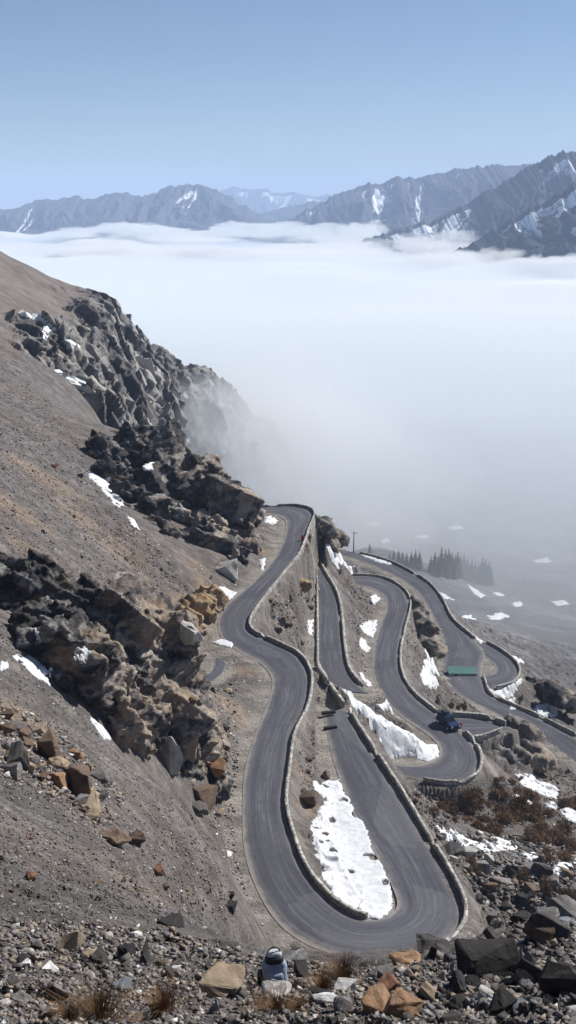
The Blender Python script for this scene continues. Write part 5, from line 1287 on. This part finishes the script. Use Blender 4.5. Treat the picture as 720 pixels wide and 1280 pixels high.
# ------------------------------------------------------------------ the dark blue off-road car
rl = ROADS['lower_road']; cc = .5 * (rl['e1'] + rl['e2'])
tgt = on_level(560, 908, -76.45); i = int(np.argmin(np.linalg.norm(cc - tgt, axis=1))); tv = cc[i + 4] - cc[i - 4]
car = empty('parked_car', (tgt[0], tgt[1], -76.42), math.atan2(tv[1], tv[0]))      # +x is forward
tag(car, 'dark blue off-road car with a loaded roof on the lower road', 'car')
PAINT = plain('blue_paint', (.018, .032, .085), .28, .1, 3, 0.2, .6); GLASS = plain('car_glass', (.012, .016, .022), .06, .1, 3, 0, .8); RUB = plain('rubber', (.018, .018, .018), .85); CHR = plain('pale_metal', (.55, .55, .56), .35, .1, 3, .6); BLK = plain('black_plastic', (.02, .02, .022), .6)
def prism(bm, prof, y0, y1, bev=.05):
    a = [bm.verts.new((x, y0, z)) for x, z in prof]; b = [bm.verts.new((x, y1, z)) for x, z in prof]; n = len(prof)
    fs = [bm.faces.new(a), bm.faces.new(b[::-1])] + [bm.faces.new((a[j], b[j], b[(j + 1) % n], a[(j + 1) % n])[::-1]) for j in range(n)]
    bmesh.ops.recalc_face_normals(bm, faces=fs)
    bmesh.ops.bevel(bm, geom=list({e for f in fs for e in f.edges}), offset=bev, segments=2, affect='EDGES', clamp_overlap=True)
bm = bmesh.new()
arch = lambda cx: [(cx + .46 * math.cos(t), .42 + .46 * math.sin(t)) for t in np.linspace(0, math.pi, 9)]
prism(bm, [(-2.1, .5), (-2.08, 1.05), (2.02, 1.02), (2.14, .85), (2.15, .5)] + arch(1.32) + arch(-1.3), -.92, .92, .05)
mesh_bm('body', bm, PAINT, car)
bm = bmesh.new(); prism(bm, [(.75, 1.0), (.8, 1.12), (2.0, 1.07), (2.08, 1.0)], -.78, .78, .04); mesh_bm('bonnet', bm, PAINT, car)
bm = bmesh.new(); prism(bm, [(-2.05, 1.02), (-1.98, 1.72), (.2, 1.76), (.85, 1.03)], -.8, .8, .08); cab = mesh_bm('cabin', bm, PAINT, car)
for nme, prof, y in (('side_window', [(-.55, 1.12), (-.5, 1.6), (.12, 1.62), (.55, 1.12)], .812), ('side_window', [(-1.8, 1.12), (-1.75, 1.6), (-.68, 1.6), (-.7, 1.12)], .812)):
    for sg in (-1, 1):
        bm = bmesh.new(); prism(bm, prof, sg * y - .012, sg * y + .012, .004); mesh_bm(nme, bm, GLASS, cab)
an = math.atan2(.73, -.65)
bm = bmesh.new(); box(bm, (.545, 0, 1.41), (.02, 1.36, .72), Matrix.Rotation(-math.atan2(.65, .73), 4, 'Y')); mesh_bm('windscreen', bm, GLASS, cab)
bm = bmesh.new(); box(bm, (-2.035, 0, 1.4), (.02, 1.3, .45), Matrix.Rotation(.09, 4, 'Y')); mesh_bm('rear_window', bm, GLASS, cab)
for x in (1.32, -1.3):
    for sg in (-1, 1):
        bm = bmesh.new(); bmesh.ops.create_cone(bm, cap_ends=True, segments=28, radius1=.4, radius2=.4, depth=.26, matrix=Matrix.Translation((x, sg * .83, .4)) @ Matrix.Rotation(math.pi / 2, 4, 'X'))
        bmesh.ops.bevel(bm, geom=list(bm.edges), offset=.04, segments=2, affect='EDGES', clamp_overlap=True); wh = mesh_bm('wheel', bm, RUB, car)
        bm = bmesh.new(); bmesh.ops.create_cone(bm, cap_ends=True, segments=20, radius1=.23, radius2=.18, depth=.05, matrix=Matrix.Translation((x, sg * .97, .4)) @ Matrix.Rotation(-sg * math.pi / 2, 4, 'X')); mesh_bm('rim', bm, CHR, wh)
for sg in (-1, 1):
    bm = bmesh.new(); bmesh.ops.create_uvsphere(bm, u_segments=16, v_segments=10, radius=.15, matrix=Matrix.Translation((2.12, sg * .66, .84)) @ Matrix.Diagonal((.35, 1, .9, 1))); mesh_bm('headlight', bm, plain('lamp_glass', (.8, .8, .8), .15), car)
    bm = bmesh.new(); box(bm, (-2.1, sg * .78, .88), (.05, .16, .26), bevel=.015); mesh_bm('tail_light', bm, plain('red_lens', (.5, .02, .02), .3), car)
    bm = bmesh.new(); box(bm, (.62, sg * .98, 1.12), (.12, .2, .16), bevel=.03); mesh_bm('mirror', bm, BLK, car)
bm = bmesh.new(); box(bm, (2.2, 0, .55), (.16, 1.8, .2), bevel=.04); mesh_bm('bumper', bm, BLK, car)
bm = bmesh.new(); box(bm, (-2.17, 0, .55), (.14, 1.8, .2), bevel=.04); mesh_bm('bumper', bm, BLK, car)
bm = bmesh.new(); box(bm, (2.15, 0, .82), (.05, .95, .22), bevel=.015); mesh_bm('grille', bm, BLK, car)
bm = bmesh.new(); box(bm, (.25, .2, 1.2), (.02, .02, .02))
bm.clear()
for sg in (-1, 1): tube(bm, [(-1.8, sg * .66, 1.86), (.05, sg * .66, 1.9)], .025, 6)
for x in (-1.75, -1.1, -.45, .0): tube(bm, [(x, -.66, 1.87), (x, .66, 1.87)], .02, 6)
for x in (-1.75, .0):
    for sg in (-1, 1): tube(bm, [(x, sg * .66, 1.72), (x, sg * .66, 1.87)], .02, 6)
mesh_bm('roof_rack', bm, BLK, car)
bm = bmesh.new(); box(bm, (-2.28, .1, 1.0), (.2, .66, .66), bevel=.09); mesh_bm('spare_wheel', bm, RUB, car)
bag = empty('luggage_bag', (0, 0, 0)); bag.matrix_world = Matrix.Translation(car.location) @ Matrix.Rotation(car.rotation_euler.z, 4, 'Z') @ Matrix.Translation((-.9, 0, 1.9))
tag(bag, 'black soft bag strapped on the roof rack of the dark car', 'bag')
bm = bmesh.new(); box(bm, (0, 0, .17), (1.3, .95, .34), bevel=.12); mesh_bm('body', bm, plain('bag_cloth', (.02, .021, .026), .85), bag)
bm = bmesh.new()
for x in (-.35, .35): box(bm, (x, 0, .175), (.06, .98, .355), bevel=.01)
mesh_bm('strap', bm, BLK, bag)

# ------------------------------------------------------------------ the backpack on the near shelf
bp = hit(343, 1229); s = np.linalg.norm(bp) / F; Hb = 47 * s
pack = empty('backpack', bp, math.radians(8)); tag(pack, 'blue grey backpack standing open mouthed among stones on the near shelf', 'backpack')
k = NT('pack_cloth'); k.color(k.ramp(k.noise(9, 6, .65), [(.3, (.17, .22, .31)), (.7, (.29, .35, .45))])); k.rough(.85); k.bump(k.noise(14, 5), .5, .02); CL = k.m
k = NT('pale_pack_cloth'); k.color(k.ramp(k.noise(9, 6), [(.3, (.36, .39, .43)), (.7, (.5, .52, .55))])); CL2 = k.m
def loft(rows, m, name, parent, seg=26, ex=3.2, crease=.0, seed=0, cap=True):
    V = []; n = len(rows)
    for (z, w, d, ox, oy) in rows:
        for j in range(seg):
            a = 6.2832 * j / seg; c, sn = math.cos(a), math.sin(a); r = (abs(c) ** ex + abs(sn) ** ex) ** (-1 / ex)
            V.append((ox + w * r * c, oy + d * r * sn, z))
    V = np.array(V) * Hb
    V = V + crease * Hb * np.stack([fbm(V / Hb * 7 + seed + q, 3, seed + q) for q in range(3)], -1)
    o = mesh_np(name, V, grid_faces(n, seg, True), m, parent, True)
    if cap:
        bm = bmesh.new(); bm.from_mesh(o.data); bm.verts.ensure_lookup_table()
        bm.faces.new([bm.verts[i] for i in range(seg)][::-1]); bm.faces.new([bm.verts[i] for i in range((n - 1) * seg, n * seg)])
        bmesh.ops.recalc_face_normals(bm, faces=bm.faces); bm.to_mesh(o.data); bm.free()
    return o
loft([(-.06, .20, .13, 0, 0), (0, .27, .19, 0, 0), (.08, .30, .22, 0, -.01), (.2, .31, .235, 0, -.01), (.34, .305, .23, .005, 0), (.48, .29, .21, 0, .01), (.58, .265, .185, 0, .02), (.63, .24, .165, 0, .025), (.65, .21, .14, 0, .03)], CL, 'body', pack, crease=.05, seed=3)
loft([(.63, .225, .16, 0, .025), (.68, .23, .165, 0, .025), (.75, .21, .15, 0, .03), (.79, .18, .11, 0, .04)], BLK, 'open_mouth', pack, crease=.006)
loft([(.775, .185, .11, 0, .045), (.81, .19, .115, 0, .045), (.86, .165, .10, 0, .05), (.885, .12, .07, 0, .055)], CL2, 'lid', pack, crease=.01, seed=8)
loft([(.10, .12, .03, .02, -.235), (.13, .17, .055, .02, -.235), (.28, .18, .06, .02, -.235), (.40, .165, .045, .02, -.22), (.44, .12, .025, .02, -.2)], CL, 'front_pocket', pack, crease=.01, seed=12)
loft([(.0, .05, .09, -.33, .0), (.05, .075, .12, -.34, 0), (.28, .08, .13, -.345, 0), (.36, .06, .10, -.33, 0), (.40, .03, .06, -.32, 0)], BLK, 'side_pocket', pack, crease=.012, seed=15)
bm = bmesh.new(); tube(bm, [(math.cos(a) * .15 * Hb, .05 * Hb, (.84 + .15 * math.sin(a)) * Hb) for a in np.linspace(0, math.pi, 13)], .012 * Hb + .004, 8); mesh_bm('handle', bm, BLK, pack)
for sg in (-1, 1):
    bm = bmesh.new(); tube(bm, [(sg * .13 * Hb, .17 * Hb, .72 * Hb), (sg * .17 * Hb, .27 * Hb, .55 * Hb), (sg * .19 * Hb, .29 * Hb, .3 * Hb), (sg * .20 * Hb, .2 * Hb, .06 * Hb)], .022 * Hb, 8); mesh_bm('shoulder_strap', bm, BLK, pack)
# ------------------------------------------------------------------ camera, sun, sky
cam = bpy.data.cameras.new('camera'); co = bpy.data.objects.new('camera', cam); COL.objects.link(co)
cam.sensor_fit = 'VERTICAL'; cam.angle = 2 * math.atan(640.0 / F); cam.clip_start = 0.1; cam.clip_end = 60000
co.location = (0, 0, 0); co.rotation_euler = (math.radians(90) - PITCH, 0, 0)
SC.camera = co
SUN_AZ, SUN_EL = math.radians(53), math.radians(40)      # azimuth clockwise from the view direction
sv = Vector((math.sin(SUN_AZ) * math.cos(SUN_EL), math.cos(SUN_AZ) * math.cos(SUN_EL), math.sin(SUN_EL)))
sl = bpy.data.lights.new('sun', 'SUN'); so = bpy.data.objects.new('sun', sl); COL.objects.link(so)
sl.energy = 5.0; sl.angle = math.radians(0.5); sl.color = (1.0, 0.96, 0.90)
so.rotation_euler = sv.to_track_quat('Z', 'Y').to_euler()
w = bpy.data.worlds.new('World'); SC.world = w; w.use_nodes = True
bg = w.node_tree.nodes['Background']; sk = w.node_tree.nodes.new('ShaderNodeTexSky'); sk.sky_type = 'NISHITA'; sk.sun_disc = False
sk.sun_elevation = SUN_EL; sk.sun_rotation = SUN_AZ; sk.altitude = 2500; sk.air_density = 1.0; sk.dust_density = 1.0; sk.ozone_density = 2.4
w.node_tree.links.new(sk.outputs[0], bg.inputs[0]); bg.inputs[1].default_value = 0.057
SC.view_settings.view_transform = 'Standard'; SC.view_settings.look = 'None'; SC.view_settings.gamma = 1; SC.view_settings.exposure = 0.5
SC.view_settings.use_curve_mapping = False
SC.cycles.max_bounces = 8; SC.cycles.diffuse_bounces = 2; SC.cycles.glossy_bounces = 1; SC.cycles.transmission_bounces = 2; SC.cycles.volume_bounces = 7; SC.cycles.transparent_max_bounces = 8
SC.cycles.use_denoising = True
